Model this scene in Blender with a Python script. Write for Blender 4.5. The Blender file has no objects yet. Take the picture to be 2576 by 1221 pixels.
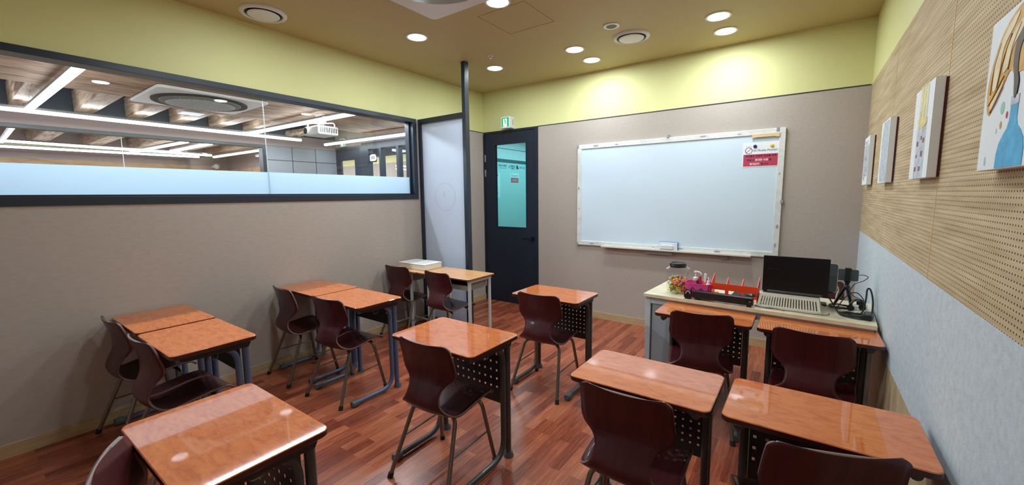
import bpy, bmesh, math, random
from mathutils import Vector, Matrix
S = bpy.context.scene
C = S.collection
PI = math.pi
R = math.radians
random.seed(7)
MAT = {}

def lin(c, a=1.0):
    return tuple(((v/255)/12.92 if v/255 <= .04045 else ((v/255+.055)/1.055)**2.4) for v in c) + (a,)

# ------------------------------------------------------------------ camera
W, H = 4.229, 2.979          # right wall x, ceiling z; left wall x=0, front wall y=0, floor z=0
ZD = 2.436                   # top of the door and of the fabric wall
cam_d = bpy.data.cameras.new('camera'); cam = bpy.data.objects.new('camera', cam_d); C.objects.link(cam)
cam_d.sensor_fit = 'HORIZONTAL'; cam_d.sensor_width = 36.0
cam_d.lens = 1028.2/2576*36.0
cam_d.clip_start = .05; cam_d.clip_end = 60
yaw, pit, rol = .6211, -.1156, -.0108
fw = Vector((-math.sin(yaw)*math.cos(pit), math.cos(yaw)*math.cos(pit), math.sin(pit)))
rt = Vector((math.cos(yaw), math.sin(yaw), 0)); up = rt.cross(fw)
r2 = rt*math.cos(rol)+up*math.sin(rol); u2 = -rt*math.sin(rol)+up*math.cos(rol)
M = Matrix((r2, u2, -fw)).transposed().to_4x4(); M.translation = Vector((3.8264, -4.6636, 1.543))
cam.matrix_world = M
S.camera = cam
# ------------------------------------------------------------------ world, exposure
wd = bpy.data.worlds.new('world'); S.world = wd; wd.use_nodes = True
wd.node_tree.nodes['Background'].inputs[0].default_value = (.8, .9, 1, 1)
wd.node_tree.nodes['Background'].inputs[1].default_value = .05
S.view_settings.view_transform = 'Standard'; S.view_settings.look = 'None'
S.view_settings.gamma = 1; S.view_settings.use_curve_mapping = False
S.view_settings.exposure = 0.0
LAMP_W = 9.5                # each ceiling downlight
LED_W = 9.0                 # per metre of linear light next door
LCOL = (.80, .925, 1.0)
LAMPS = [(.87, -1.98), (.87, -.83), (1.87, -.82), (1.87, -.42), (3.16, -.80), (3.16, -.42), (1.87, -2.08),
         (.87, -3.1), (1.87, -3.3), (3.16, -2.08), (3.16, -3.35)]

def area(name, loc, sx, sy, power, shape='RECTANGLE', rot=(0, 0, 0), col=LCOL, parent=None):
    l = bpy.data.lights.new(name, 'AREA'); l.shape = shape; l.size = sx
    if shape in ('RECTANGLE', 'ELLIPSE'): l.size_y = sy
    l.energy = power; l.color = col
    o = bpy.data.objects.new(name, l); C.objects.link(o); o.location = loc; o.rotation_euler = rot
    if parent: o.parent = parent
    return o

# ------------------------------------------------------------------ materials
def newmat(name):
    m = bpy.data.materials.new(name); m.use_nodes = True
    nt = m.node_tree; b = nt.nodes['Principled BSDF']; MAT[name] = m
    return m, nt, b

def mat(name, rgb, rough=.5, metal=0, coat=0, spec=None, bump=0, bscale=200, alpha=None, emit=None, estr=0, var=0, vscale=3):
    m, nt, b = newmat(name); L = nt.links
    b.inputs['Base Color'].default_value = lin(rgb); b.inputs['Roughness'].default_value = rough
    b.inputs['Metallic'].default_value = metal; b.inputs['Coat Weight'].default_value = coat
    b.inputs['Coat Roughness'].default_value = .08
    if spec is not None: b.inputs['Specular IOR Level'].default_value = spec
    if emit: b.inputs['Emission Color'].default_value = lin(emit); b.inputs['Emission Strength'].default_value = estr
    if bump or var:
        tc = nt.nodes.new('ShaderNodeTexCoord'); n = nt.nodes.new('ShaderNodeTexNoise')
        n.inputs['Scale'].default_value = bscale; n.inputs['Detail'].default_value = 4
        L.new(tc.outputs['Object'], n.inputs['Vector'])
        if bump:
            bp = nt.nodes.new('ShaderNodeBump'); bp.inputs['Strength'].default_value = bump; bp.inputs['Distance'].default_value = .002
            L.new(n.outputs['Fac'], bp.inputs['Height']); L.new(bp.outputs['Normal'], b.inputs['Normal'])
        if var:
            n2 = nt.nodes.new('ShaderNodeTexNoise'); n2.inputs['Scale'].default_value = vscale; n2.inputs['Detail'].default_value = 6
            L.new(tc.outputs['Object'], n2.inputs['Vector'])
            r = nt.nodes.new('ShaderNodeValToRGB')
            r.color_ramp.elements[0].position = .3; r.color_ramp.elements[1].position = .7
            r.color_ramp.elements[0].color = lin([max(0, v*(1-var)) for v in rgb]); r.color_ramp.elements[1].color = lin([min(255, v*(1+var)) for v in rgb])
            L.new(n2.outputs['Fac'], r.inputs['Fac']); L.new(r.outputs['Color'], b.inputs['Base Color'])
    return m

def fabric(name, rgb, weave=600, var=.06, stretch=(1, 1, 1), amp=.25):
    m, nt, b = newmat(name); L = nt.links
    b.inputs['Roughness'].default_value = .85; b.inputs['Specular IOR Level'].default_value = .2
    tc = nt.nodes.new('ShaderNodeTexCoord')
    mp = nt.nodes.new('ShaderNodeMapping'); mp.inputs['Scale'].default_value = stretch; L.new(tc.outputs['Object'], mp.inputs['Vector'])
    n = nt.nodes.new('ShaderNodeTexNoise'); n.inputs['Scale'].default_value = weave; n.inputs['Detail'].default_value = 3
    n2 = nt.nodes.new('ShaderNodeTexNoise'); n2.inputs['Scale'].default_value = 45; n2.inputs['Detail'].default_value = 8
    L.new(mp.outputs[0], n.inputs['Vector']); L.new(mp.outputs[0], n2.inputs['Vector'])
    mx = nt.nodes.new('ShaderNodeMath'); mx.operation = 'ADD'; L.new(n.outputs['Fac'], mx.inputs[0]); L.new(n2.outputs['Fac'], mx.inputs[1])
    r = nt.nodes.new('ShaderNodeMapRange'); r.inputs[1].default_value = .7; r.inputs[2].default_value = 1.3; L.new(mx.outputs[0], r.inputs[0])
    c = nt.nodes.new('ShaderNodeMix'); c.data_type = 'RGBA'
    c.inputs[6].default_value = lin([v*(1-var) for v in rgb]); c.inputs[7].default_value = lin([min(255, v*(1+var)) for v in rgb])
    L.new(r.outputs[0], c.inputs[0]); L.new(c.outputs[2], b.inputs['Base Color'])
    bp = nt.nodes.new('ShaderNodeBump'); bp.inputs['Strength'].default_value = amp; bp.inputs['Distance'].default_value = .001
    L.new(mx.outputs[0], bp.inputs['Height']); L.new(bp.outputs['Normal'], b.inputs['Normal'])
    return m

def wood(name, dark, light, scale=(2, 14, 14), rough=.3, spec=None, coat=0, dist=1.2, nscale=3.0, bump=0, coatr=.08, midpos=.5):
    m, nt, b = newmat(name); L = nt.links
    b.inputs['Roughness'].default_value = rough; b.inputs['Coat Weight'].default_value = coat; b.inputs['Coat Roughness'].default_value = coatr
    if spec is not None: b.inputs['Specular IOR Level'].default_value = spec
    tc = nt.nodes.new('ShaderNodeTexCoord'); mp = nt.nodes.new('ShaderNodeMapping'); mp.inputs['Scale'].default_value = scale
    L.new(tc.outputs['Object'], mp.inputs['Vector'])
    oi = nt.nodes.new('ShaderNodeObjectInfo')
    va = nt.nodes.new('ShaderNodeVectorMath'); va.operation = 'ADD'
    cx = nt.nodes.new('ShaderNodeCombineXYZ'); mu = nt.nodes.new('ShaderNodeMath'); mu.operation = 'MULTIPLY'; mu.inputs[1].default_value = 37
    L.new(oi.outputs['Random'], mu.inputs[0]); L.new(mu.outputs[0], cx.inputs[0]); L.new(mu.outputs[0], cx.inputs[2])
    L.new(mp.outputs[0], va.inputs[0]); L.new(cx.outputs[0], va.inputs[1])
    n = nt.nodes.new('ShaderNodeTexNoise'); n.inputs['Scale'].default_value = nscale; n.inputs['Detail'].default_value = 9; n.inputs['Distortion'].default_value = dist
    n.inputs['Roughness'].default_value = .62
    L.new(va.outputs[0], n.inputs['Vector'])
    r = nt.nodes.new('ShaderNodeValToRGB'); r.color_ramp.elements[0].position = .33; r.color_ramp.elements[1].position = .68
    r.color_ramp.elements[0].color = lin(dark); r.color_ramp.elements[1].color = lin(light)
    e = r.color_ramp.elements.new(midpos); e.color = lin([(a+2*c)/3 for a, c in zip(dark, light)])
    L.new(n.outputs['Fac'], r.inputs['Fac']); L.new(r.outputs['Color'], b.inputs['Base Color'])
    if bump:
        bp = nt.nodes.new('ShaderNodeBump'); bp.inputs['Strength'].default_value = bump; bp.inputs['Distance'].default_value = .002
        L.new(n.outputs['Fac'], bp.inputs['Height']); L.new(bp.outputs['Normal'], b.inputs['Normal'])
    return m

def floor_mat():
    m, nt, b = newmat('floor_laminate'); L = nt.links
    b.inputs['Roughness'].default_value = .26; b.inputs['Specular IOR Level'].default_value = .5
    tc = nt.nodes.new('ShaderNodeTexCoord'); mp = nt.nodes.new('ShaderNodeMapping'); mp.inputs['Rotation'].default_value = (0, 0, R(90))
    L.new(tc.outputs['Object'], mp.inputs['Vector'])
    br = nt.nodes.new('ShaderNodeTexBrick'); br.offset = .37; br.offset_frequency = 2; br.squash = 1
    br.inputs['Scale'].default_value = 1; br.inputs['Brick Width'].default_value = .42; br.inputs['Row Height'].default_value = .068
    br.inputs['Mortar Size'].default_value = .0006; br.inputs['Mortar Smooth'].default_value = .3; br.inputs['Bias'].default_value = 0
    br.inputs['Color1'].default_value = (0, 0, 0, 1); br.inputs['Color2'].default_value = (1, 1, 1, 1); br.inputs['Mortar'].default_value = (.25, .25, .25, 1)
    L.new(mp.outputs[0], br.inputs['Vector'])
    # grain, offset per board
    mp2 = nt.nodes.new('ShaderNodeMapping'); mp2.inputs['Scale'].default_value = (2.2, 34, 1)
    L.new(mp.outputs[0], mp2.inputs['Vector'])
    va = nt.nodes.new('ShaderNodeVectorMath'); va.operation = 'ADD'
    ml = nt.nodes.new('ShaderNodeVectorMath'); ml.operation = 'SCALE'; ml.inputs['Scale'].default_value = 23
    L.new(br.outputs['Color'], ml.inputs[0]); L.new(mp2.outputs[0], va.inputs[0]); L.new(ml.outputs[0], va.inputs[1])
    n = nt.nodes.new('ShaderNodeTexNoise'); n.inputs['Scale'].default_value = 2; n.inputs['Detail'].default_value = 10; n.inputs['Distortion'].default_value = .8; n.inputs['Roughness'].default_value = .65
    L.new(va.outputs[0], n.inputs['Vector'])
    r1 = nt.nodes.new('ShaderNodeValToRGB'); cr = r1.color_ramp
    cr.elements[0].position = 0; cr.elements[0].color = lin((96, 44, 34)); cr.elements[1].position = 1; cr.elements[1].color = lin((192, 116, 80))
    e = cr.elements.new(.35); e.color = lin((138, 68, 47)); e = cr.elements.new(.7); e.color = lin((167, 91, 63))
    ad = nt.nodes.new('ShaderNodeMath'); ad.operation = 'MULTIPLY_ADD'; ad.inputs[1].default_value = .62
    sub = nt.nodes.new('ShaderNodeMapRange'); sub.inputs[1].default_value = .25; sub.inputs[2].default_value = .75; sub.inputs[3].default_value = -.22; sub.inputs[4].default_value = .56
    L.new(n.outputs['Fac'], sub.inputs[0]); L.new(br.outputs['Color'], ad.inputs[0]); L.new(sub.outputs[0], ad.inputs[2])
    L.new(ad.outputs[0], r1.inputs['Fac']); L.new(r1.outputs['Color'], b.inputs['Base Color'])
    return m

def pegboard():
    m, nt, b = newmat('perforated_oak'); L = nt.links
    b.inputs['Roughness'].default_value = .7; b.inputs['Specular IOR Level'].default_value = .15
    tc = nt.nodes.new('ShaderNodeTexCoord'); sp = nt.nodes.new('ShaderNodeSeparateXYZ'); L.new(tc.outputs['Object'], sp.inputs[0])
    ds = []
    for ax, off in (('Y', 8.0), ('Z', 0.004)):
        a = nt.nodes.new('ShaderNodeMath'); a.operation = 'ADD'; a.inputs[1].default_value = off; L.new(sp.outputs[ax], a.inputs[0])
        d = nt.nodes.new('ShaderNodeMath'); d.operation = 'MODULO'; d.inputs[1].default_value = .016; L.new(a.outputs[0], d.inputs[0])
        s = nt.nodes.new('ShaderNodeMath'); s.operation = 'SUBTRACT'; s.inputs[1].default_value = .008; L.new(d.outputs[0], s.inputs[0])
        q = nt.nodes.new('ShaderNodeMath'); q.operation = 'MULTIPLY'; L.new(s.outputs[0], q.inputs[0]); L.new(s.outputs[0], q.inputs[1]); ds.append(q)
    sm = nt.nodes.new('ShaderNodeMath'); sm.operation = 'ADD'; L.new(ds[0].outputs[0], sm.inputs[0]); L.new(ds[1].outputs[0], sm.inputs[1])
    lt = nt.nodes.new('ShaderNodeMath'); lt.operation = 'LESS_THAN'; lt.inputs[1].default_value = .0026**2; L.new(sm.outputs[0], lt.inputs[0])
    mp = nt.nodes.new('ShaderNodeMapping'); mp.inputs['Scale'].default_value = (1, 1.2, 18); L.new(tc.outputs['Object'], mp.inputs['Vector'])
    n = nt.nodes.new('ShaderNodeTexNoise'); n.inputs['Scale'].default_value = 2.2; n.inputs['Detail'].default_value = 9; n.inputs['Distortion'].default_value = .5
    L.new(mp.outputs[0], n.inputs['Vector'])
    r = nt.nodes.new('ShaderNodeValToRGB'); r.color_ramp.elements[0].position = .3; r.color_ramp.elements[1].position = .7
    r.color_ramp.elements[0].color = lin((182, 156, 120)); r.color_ramp.elements[1].color = lin((210, 190, 156))
    L.new(n.outputs['Fac'], r.inputs['Fac'])
    mx = nt.nodes.new('ShaderNodeMix'); mx.data_type = 'RGBA'; mx.inputs[7].default_value = lin((40, 30, 24))
    L.new(lt.outputs[0], mx.inputs[0]); L.new(r.outputs['Color'], mx.inputs[6]); L.new(mx.outputs[2], b.inputs['Base Color'])
    return m

def front_fresnel(nt, ior):
    L = nt.links; f = nt.nodes.new('ShaderNodeFresnel'); f.inputs['IOR'].default_value = ior
    g = nt.nodes.new('ShaderNodeNewGeometry'); i = nt.nodes.new('ShaderNodeMath'); i.operation = 'SUBTRACT'; i.inputs[0].default_value = 1
    m = nt.nodes.new('ShaderNodeMath'); m.operation = 'MULTIPLY'
    L.new(g.outputs['Backfacing'], i.inputs[1]); L.new(f.outputs[0], m.inputs[0]); L.new(i.outputs[0], m.inputs[1])
    return m

def glass(name, tint=(1, 1, 1), trans=.92, rough=.0, body=None):
    """thin pane: mostly clear, with Fresnel reflection"""
    m, nt, b = newmat(name); L = nt.links; nt.nodes.remove(b); out = nt.nodes['Material Output']
    t = nt.nodes.new('ShaderNodeBsdfTransparent'); t.inputs[0].default_value = (*tint, 1)
    g = nt.nodes.new('ShaderNodeBsdfGlossy'); g.inputs['Roughness'].default_value = rough; g.inputs[0].default_value = (1, 1, 1, 1)
    f = front_fresnel(nt, 1.6)
    mx = nt.nodes.new('ShaderNodeMixShader'); L.new(f.outputs[0], mx.inputs[0]); L.new(t.outputs[0], mx.inputs[1]); L.new(g.outputs[0], mx.inputs[2])
    L.new(mx.outputs[0], out.inputs['Surface'])
    return m

def frosted(name, rgb, tr=.6, rough=.25, ripple=0, clear=0.0):
    m, nt, b = newmat(name); L = nt.links; nt.nodes.remove(b); out = nt.nodes['Material Output']
    t = nt.nodes.new('ShaderNodeBsdfTranslucent'); t.inputs[0].default_value = lin(rgb)
    d = nt.nodes.new('ShaderNodeBsdfDiffuse'); d.inputs[0].default_value = lin(rgb)
    g = nt.nodes.new('ShaderNodeBsdfGlossy'); g.inputs['Roughness'].default_value = rough
    mx = nt.nodes.new('ShaderNodeMixShader'); mx.inputs[0].default_value = tr; L.new(d.outputs[0], mx.inputs[1]); L.new(t.outputs[0], mx.inputs[2])
    f = front_fresnel(nt, 1.4)
    m2 = nt.nodes.new('ShaderNodeMixShader'); L.new(f.outputs[0], m2.inputs[0]); L.new(mx.outputs[0], m2.inputs[1]); L.new(g.outputs[0], m2.inputs[2])
    L.new(m2.outputs[0], out.inputs['Surface'])
    if ripple:
        tc = nt.nodes.new('ShaderNodeTexCoord'); w = nt.nodes.new('ShaderNodeTexWave'); w.inputs['Scale'].default_value = ripple; w.bands_direction = 'X'
        L.new(tc.outputs['Object'], w.inputs['Vector']); bp = nt.nodes.new('ShaderNodeBump'); bp.inputs['Strength'].default_value = .25; bp.inputs['Distance'].default_value = .002
        L.new(w.outputs['Fac'], bp.inputs['Height']); L.new(bp.outputs['Normal'], g.inputs['Normal'])
    return m

def wrapper_mat():
    m, nt, b = newmat('sweet_wrappers'); L = nt.links
    oi = nt.nodes.new('ShaderNodeTexCoord'); v = nt.nodes.new('ShaderNodeTexVoronoi'); v.inputs['Scale'].default_value = 38
    L.new(oi.outputs['Object'], v.inputs['Vector'])
    r = nt.nodes.new('ShaderNodeValToRGB'); r.color_ramp.interpolation = 'CONSTANT'
    cols = [(150, 205, 80), (250, 160, 70), (240, 140, 180), (245, 240, 230), (165, 215, 90), (250, 215, 90), (120, 150, 70), (235, 110, 90)]
    el = r.color_ramp.elements; el[0].color = lin(cols[0]); el[1].position = .125; el[1].color = lin(cols[1])
    for i in range(2, 8): e = el.new(i*.125); e.color = lin(cols[i])
    sp = nt.nodes.new('ShaderNodeSeparateColor'); L.new(v.outputs['Color'], sp.inputs[0]); L.new(sp.outputs[0], r.inputs['Fac'])
    L.new(r.outputs['Color'], b.inputs['Base Color']); b.inputs['Roughness'].default_value = .3
    return m

def plank_wood(name, dark, light, axis='Y'):
    return wood(name, dark, light, scale=(5, .7, 5) if axis == 'Y' else (.8, 6, 6), rough=.6, nscale=2.4, dist=1.3, bump=.3)

mat('yellow_paint', (219, 216, 152), .6, bump=.08, bscale=300)
mat('dimmed_ceiling_yellow', (194, 174, 126), .55, bump=.05, bscale=300)  # wall yellow browned for the ceiling; dim bounce light put into the colour
fabric('beige_fabric', (180, 168, 158), var=.028, weave=420, stretch=(1, .45, 1.0), amp=.12)
fabric('blue_grey_felt', (196, 206, 212), var=.06, weave=250, amp=.4)
wood('skirting_wood', (176, 146, 108), (200, 172, 132), scale=(1, 1, 12), rough=.5)
wood('panel_oak', (182, 154, 118), (206, 182, 146), scale=(1, 12, 1.2), rough=.5)
pegboard(); floor_mat()
mat('navy_metal', (19, 30, 47), .48, bump=.03, bscale=500)
mat('frame_metal', (34, 44, 56), .35)
mat('door_handle_black', (14, 15, 18), .35, metal=.4)
mat('chrome', (190, 192, 196), .18, metal=1)
mat('steel_tube', (128, 122, 112), .33, metal=.85)
mat('rubber_black', (22, 20, 20), .7)
mat('grey_frame', (64, 64, 64), .38, coat=.2)
mat('blue_frame', (78, 92, 120), .38, coat=.2)
mat('panel_dark', (36, 37, 40), .5)
mat('foot_grey', (82, 92, 100), .5)
mat('white_tube', (196, 200, 196), .4)
mat('old_tray', (128, 122, 112), .6)
wood('desk_laminate', (178, 86, 32), (210, 118, 56), scale=(5, 13, 1), rough=.6, spec=.12, coat=1.0, coatr=.035, nscale=2.6, dist=1.1)
MAT['desk_laminate'].node_tree.nodes['Principled BSDF'].inputs['Coat IOR'].default_value = 1.75
wood('desk_light', (192, 134, 84), (214, 160, 108), scale=(1.2, 10, 1), rough=.3, coat=.3, coatr=.2, nscale=2.4, dist=.8)
mat('desk_edge', (62, 26, 18), .35, coat=.3)
mat('desk_edge_light', (124, 70, 36), .5)
mat('ceiling_seam', (150, 130, 92), .7)
mat('book_tray', (48, 30, 26), .55)
wood('chair_ply', (58, 13, 17), (76, 20, 25), scale=(22, 1.5, 1.5), rough=.5, spec=.25, coat=.4, coatr=.13, nscale=1.6, dist=.4)
mat('chair_edge', (120, 92, 84), .5)
mat('whiteboard', (216, 232, 244), .1, coat=.6)
wood('whitewashed_wood', (206, 208, 206), (228, 228, 222), scale=(2, 2, 2), rough=.45, nscale=4)
mat('knot_grey', (160, 160, 170), .6)
mat('cream_plastic', (226, 220, 204), .4)
mat('white_plastic', (232, 234, 236), .35)
mat('grey_plastic', (150, 152, 154), .45)
mat('lid_rib', (196, 194, 184), .5)
mat('grille_grey', (120, 122, 126), .6, bump=.6, bscale=900)
mat('black_plastic', (16, 17, 19), .32)
mat('black_matte', (14, 14, 16), .6)
mat('laptop_shell', (20, 21, 24), .38, metal=.3)
mat('laptop_hinge', (92, 88, 90), .3, metal=.7)
mat('laptop_word', (64, 64, 68), .3, metal=.6)
mat('screen_black', (8, 10, 12), .1)
mat('phone_grey', (70, 78, 80), .25)
mat('orange_red', (244, 70, 26), .4)
mat('pink_plastic', (238, 84, 160), .38)
mat('red_plastic', (196, 26, 40), .35)
mat('orange_plastic', (238, 130, 50), .4)
mat('teacher_top', (224, 212, 180), .32, var=.05, vscale=14, coat=.2)
mat('teacher_edge', (196, 176, 130), .5)
mat('teacher_frame', (200, 206, 210), .4)
mat('teacher_panel', (158, 166, 172), .45)
mat('canvas_white', (232, 236, 238), .75, bump=.3, bscale=700)
mat('canvas_side', (196, 190, 182), .8)
mat('canvas_back', (92, 46, 44), .7)
mat('paint_gold', (206, 160, 84), .6, var=.12, vscale=30)
mat('paint_cream', (226, 212, 176), .6, var=.06, vscale=40)
mat('paint_ochre', (164, 116, 62), .7)
mat('paint_brown', (96, 80, 76), .6)
mat('paint_blue', (72, 166, 212), .55, var=.1, vscale=25)
mat('paint_grey', (186, 194, 202), .7, var=.1, vscale=30)
mat('paint_maroon', (142, 94, 98), .7)
mat('paint_pale', (226, 224, 196), .7)
mat('paint_green', (150, 205, 185), .7)
mat('paint_yellow', (218, 204, 140), .7, var=.1, vscale=30)
mat('paper', (236, 238, 240), .7)
mat('poster_pink', (186, 62, 88), .7)
mat('poster_rose', (214, 110, 120), .7)
mat('ink', (22, 20, 30), .7)
mat('ink_white', (240, 240, 240), .7)
frosted('faint_print', (222, 222, 234), .60, .2)
mat('ink_red', (150, 44, 52), .7)
mat('ink_grey', (205, 208, 212), .7)
mat('magnet_blue', (18, 34, 120), .35)
mat('magnet_yellow', (232, 206, 30), .35)
mat('balsa', (226, 196, 148), .6)
mat('exit_green', (0, 150, 96), .4, emit=(0, 170, 110), estr=.55)
mat('exit_white', (225, 255, 245), .4, emit=(205, 255, 235), estr=1.0)
mat('lamp_glow', (255, 255, 255), .4, emit=(255, 255, 255), estr=14)
mat('led_glow', (255, 255, 255), .4, emit=(235, 246, 255), estr=11)
mat('concrete_dark', (66, 74, 88), .8, var=.1, vscale=2)
mat('mauve_paint', (168, 150, 148), .7)
mat('grey_panel', (138, 142, 148), .7)
mat('grey_floor', (140, 132, 124), .6)
mat('teal_wall', (196, 224, 222), .5)
mat('teal_rail', (54, 92, 104), .4)
mat('sign_teal', (20, 74, 92), .5)
mat('sign_blue', (44, 120, 190), .5)
mat('sign_olive', (120, 140, 120), .5)
mat('cabinet_wood', (200, 164, 126), .6)
plank_wood('rough_timber_y', (92, 58, 40), (214, 180, 150), 'Y')
plank_wood('rough_timber_x', (142, 104, 80), (226, 204, 182), 'X')
plank_wood('far_wood', (178, 138, 100), (214, 180, 142), 'Y')
glass('clear_glass'); glass('teal_glass', (.58, .90, .90)); glass('jar_plastic', (.95, .96, .97))
glass('seam_glass', (.75, .85, .88))
frosted('frosted_film', (190, 216, 236), .70, .22)
frosted('ribbed_polycarbonate', (228, 234, 246), .62, .2, ripple=28)
wrapper_mat()

# ------------------------------------------------------------------ helpers
def link(name, bm, mats, parent=None, smooth=False, loc=None):
    me = bpy.data.meshes.new(name)
    bmesh.ops.recalc_face_normals(bm, faces=bm.faces)
    bm.to_mesh(me); bm.free()
    if isinstance(mats, str): mats = [mats]
    for m in mats: me.materials.append(MAT[m])
    o = bpy.data.objects.new(name, me); C.objects.link(o)
    if parent: o.parent = parent
    if loc: o.location = loc
    if smooth:
        for p in me.polygons: p.use_smooth = True
        try: me.set_sharp_from_angle(angle=R(38))
        except Exception: pass
    return o

def tag(o, label, cat, group=None, kind=None):
    if label: o['label'] = label
    if cat: o['category'] = cat
    if group: o['group'] = group
    if kind: o['kind'] = kind
    return o

def thing(name, label, cat, loc=(0, 0, 0), rz=0, group=None):
    o = bpy.data.objects.new(name, None); C.objects.link(o); o.location = loc; o.rotation_euler = (0, 0, rz)
    o.empty_display_size = .1
    return tag(o, label, cat, group)

def struct(o, label=None):
    o['kind'] = 'structure'
    if label: o['label'] = label
    return o

def NB(): return bmesh.new()

def box(bm, x0, x1, y0, y1, z0, z1, mi=0, bev=0, seg=2):
    vs = [bm.verts.new((x, y, z)) for x in (x0, x1) for y in (y0, y1) for z in (z0, z1)]
    fs = [(0, 1, 3, 2), (4, 6, 7, 5), (0, 4, 5, 1), (2, 3, 7, 6), (0, 2, 6, 4), (1, 5, 7, 3)]
    nf = [bm.faces.new([vs[i] for i in f]) for f in fs]
    if bev:
        es = list({e for f in nf for e in f.edges})
        r = bmesh.ops.bevel(bm, geom=es, offset=bev, segments=seg, affect='EDGES', profile=.5)
        for f in r['faces']: f.material_index = mi
        nf = [f for f in nf if f.is_valid]
    for f in nf: f.material_index = mi
    return bm

def rbox(bm, x0, x1, y0, y1, z0, z1, r, mi_top=0, mi_side=0, seg=6, ax='Z', tb=0):
    """rounded rectangle prism along axis (ax), corners of radius r"""
    def rr(a0, a1, b0, b1, r):
        pts = []
        for cx, cy, s in ((a1-r, b1-r, 0), (a0+r, b1-r, 90), (a0+r, b0+r, 180), (a1-r, b0+r, 270)):
            for k in range(seg+1):
                t = R(s+90*k/seg); pts.append((cx+r*math.cos(t), cy+r*math.sin(t)))
        return pts
    if ax == 'Z': A, B, D = (x0, x1), (y0, y1), (z0, z1); f = lambda p, d: (p[0], p[1], d)
    elif ax == 'Y': A, B, D = (x0, x1), (z0, z1), (y0, y1); f = lambda p, d: (p[0], d, p[1])
    else: A, B, D = (y0, y1), (z0, z1), (x0, x1); f = lambda p, d: (d, p[0], p[1])
    P = rr(A[0], A[1], B[0], B[1], r)
    rings = [(P, D[0]), (P, D[1])]
    if tb:
        Q = rr(A[0]+tb, A[1]-tb, B[0]+tb, B[1]-tb, max(r-tb, .0005))
        rings = [(Q, D[0]), (P, D[0]+tb), (P, D[1]-tb), (Q, D[1])]
    vr = [[bm.verts.new(f(p, d)) for p in PP] for PP, d in rings]
    n = len(P)
    for a, b in zip(vr[:-1], vr[1:]):
        for i in range(n):
            fc = bm.faces.new((a[i], a[(i+1) % n], b[(i+1) % n], b[i])); fc.material_index = mi_side
    fc = bm.faces.new(vr[-1]); fc.material_index = mi_top
    fc = bm.faces.new(vr[0][::-1]); fc.material_index = mi_side
    return bm

def fillet(pts, r, seg=6):
    pts = [Vector(p) for p in pts]; out = [pts[0]]
    for a, b, c in zip(pts[:-2], pts[1:-1], pts[2:]):
        d1 = (a-b); d2 = (c-b); l = min(r, d1.length*.48, d2.length*.48)
        p1 = b+d1.normalized()*l; p2 = b+d2.normalized()*l
        for k in range(seg+1):
            t = k/seg; out.append(p1*(1-t)**2 + b*2*t*(1-t) + p2*t*t)
    out.append(pts[-1]); return out

def tube(bm, pts, r, n=10, mi=0, cap=True, ell=None):
    pts = [Vector(p) for p in pts]; rings = []; prev = None
    for i, p in enumerate(pts):
        t = (pts[min(i+1, len(pts)-1)]-pts[max(i-1, 0)])
        if t.length < 1e-9: t = Vector((0, 0, 1))
        t.normalize()
        if prev is None:
            ref = Vector((1, 0, 0)) if abs(t.x) < .9 else Vector((0, 1, 0))
            u = (ref-t*ref.dot(t)).normalized()
        else:
            u = (prev-t*prev.dot(t)).normalized()
        prev = u; v = t.cross(u)
        rr = r[i] if isinstance(r, (list, tuple)) else r
        e1, e2 = (rr, rr) if not ell else (rr*ell[0], rr*ell[1])
        rings.append([bm.verts.new(p+u*e1*math.cos(2*PI*k/n)+v*e2*math.sin(2*PI*k/n)) for k in range(n)])
    for a, b in zip(rings[:-1], rings[1:]):
        for k in range(n):
            f = bm.faces.new((a[k], a[(k+1) % n], b[(k+1) % n], b[k])); f.material_index = mi
    if cap:
        f = bm.faces.new(rings[0][::-1]); f.material_index = mi; f = bm.faces.new(rings[-1]); f.material_index = mi
    return bm

def lathe(bm, prof, n=32, mi=0, cx=0, cy=0, sq=0, cap=True):
    """prof = [(r, z)...]; sq squares the section off"""
    rings = []
    for r, z in prof:
        ring = []
        for k in range(n):
            t = 2*PI*k/n; c, s = math.cos(t), math.sin(t)
            q = (abs(c)**(2+sq)+abs(s)**(2+sq))**(-1/(2+sq)) if sq else 1
            ring.append(bm.verts.new((cx+r*c*q, cy+r*s*q, z)))
        rings.append(ring)
    for a, b in zip(rings[:-1], rings[1:]):
        for k in range(n):
            f = bm.faces.new((a[k], a[(k+1) % n], b[(k+1) % n], b[k])); f.material_index = mi
    if cap:
        for rg, fl in ((rings[0], True), (rings[-1], False)):
            f = bm.faces.new(rg[::-1] if fl else rg); f.material_index = mi
    return bm

def poly(bm, pts, th, mi=0, plane='XZ', at=0, sgn=-1):
    """flat shape with small thickness; plane XZ faces -y, YZ faces -x"""
    if plane == 'XZ': f = lambda p, d: (p[0], at+sgn*d, p[1])
    elif plane == 'YZ': f = lambda p, d: (at+sgn*d, p[0], p[1])
    else: f = lambda p, d: (p[0], p[1], at+d)
    a = [bm.verts.new(f(p, 0)) for p in pts]; b = [bm.verts.new(f(p, th)) for p in pts]; n = len(pts)
    for i in range(n):
        q = bm.faces.new((a[i], a[(i+1) % n], b[(i+1) % n], b[i])); q.material_index = mi
    q = bm.faces.new(a[::-1]); q.material_index = mi; q = bm.faces.new(b); q.material_index = mi
    return bm

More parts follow.
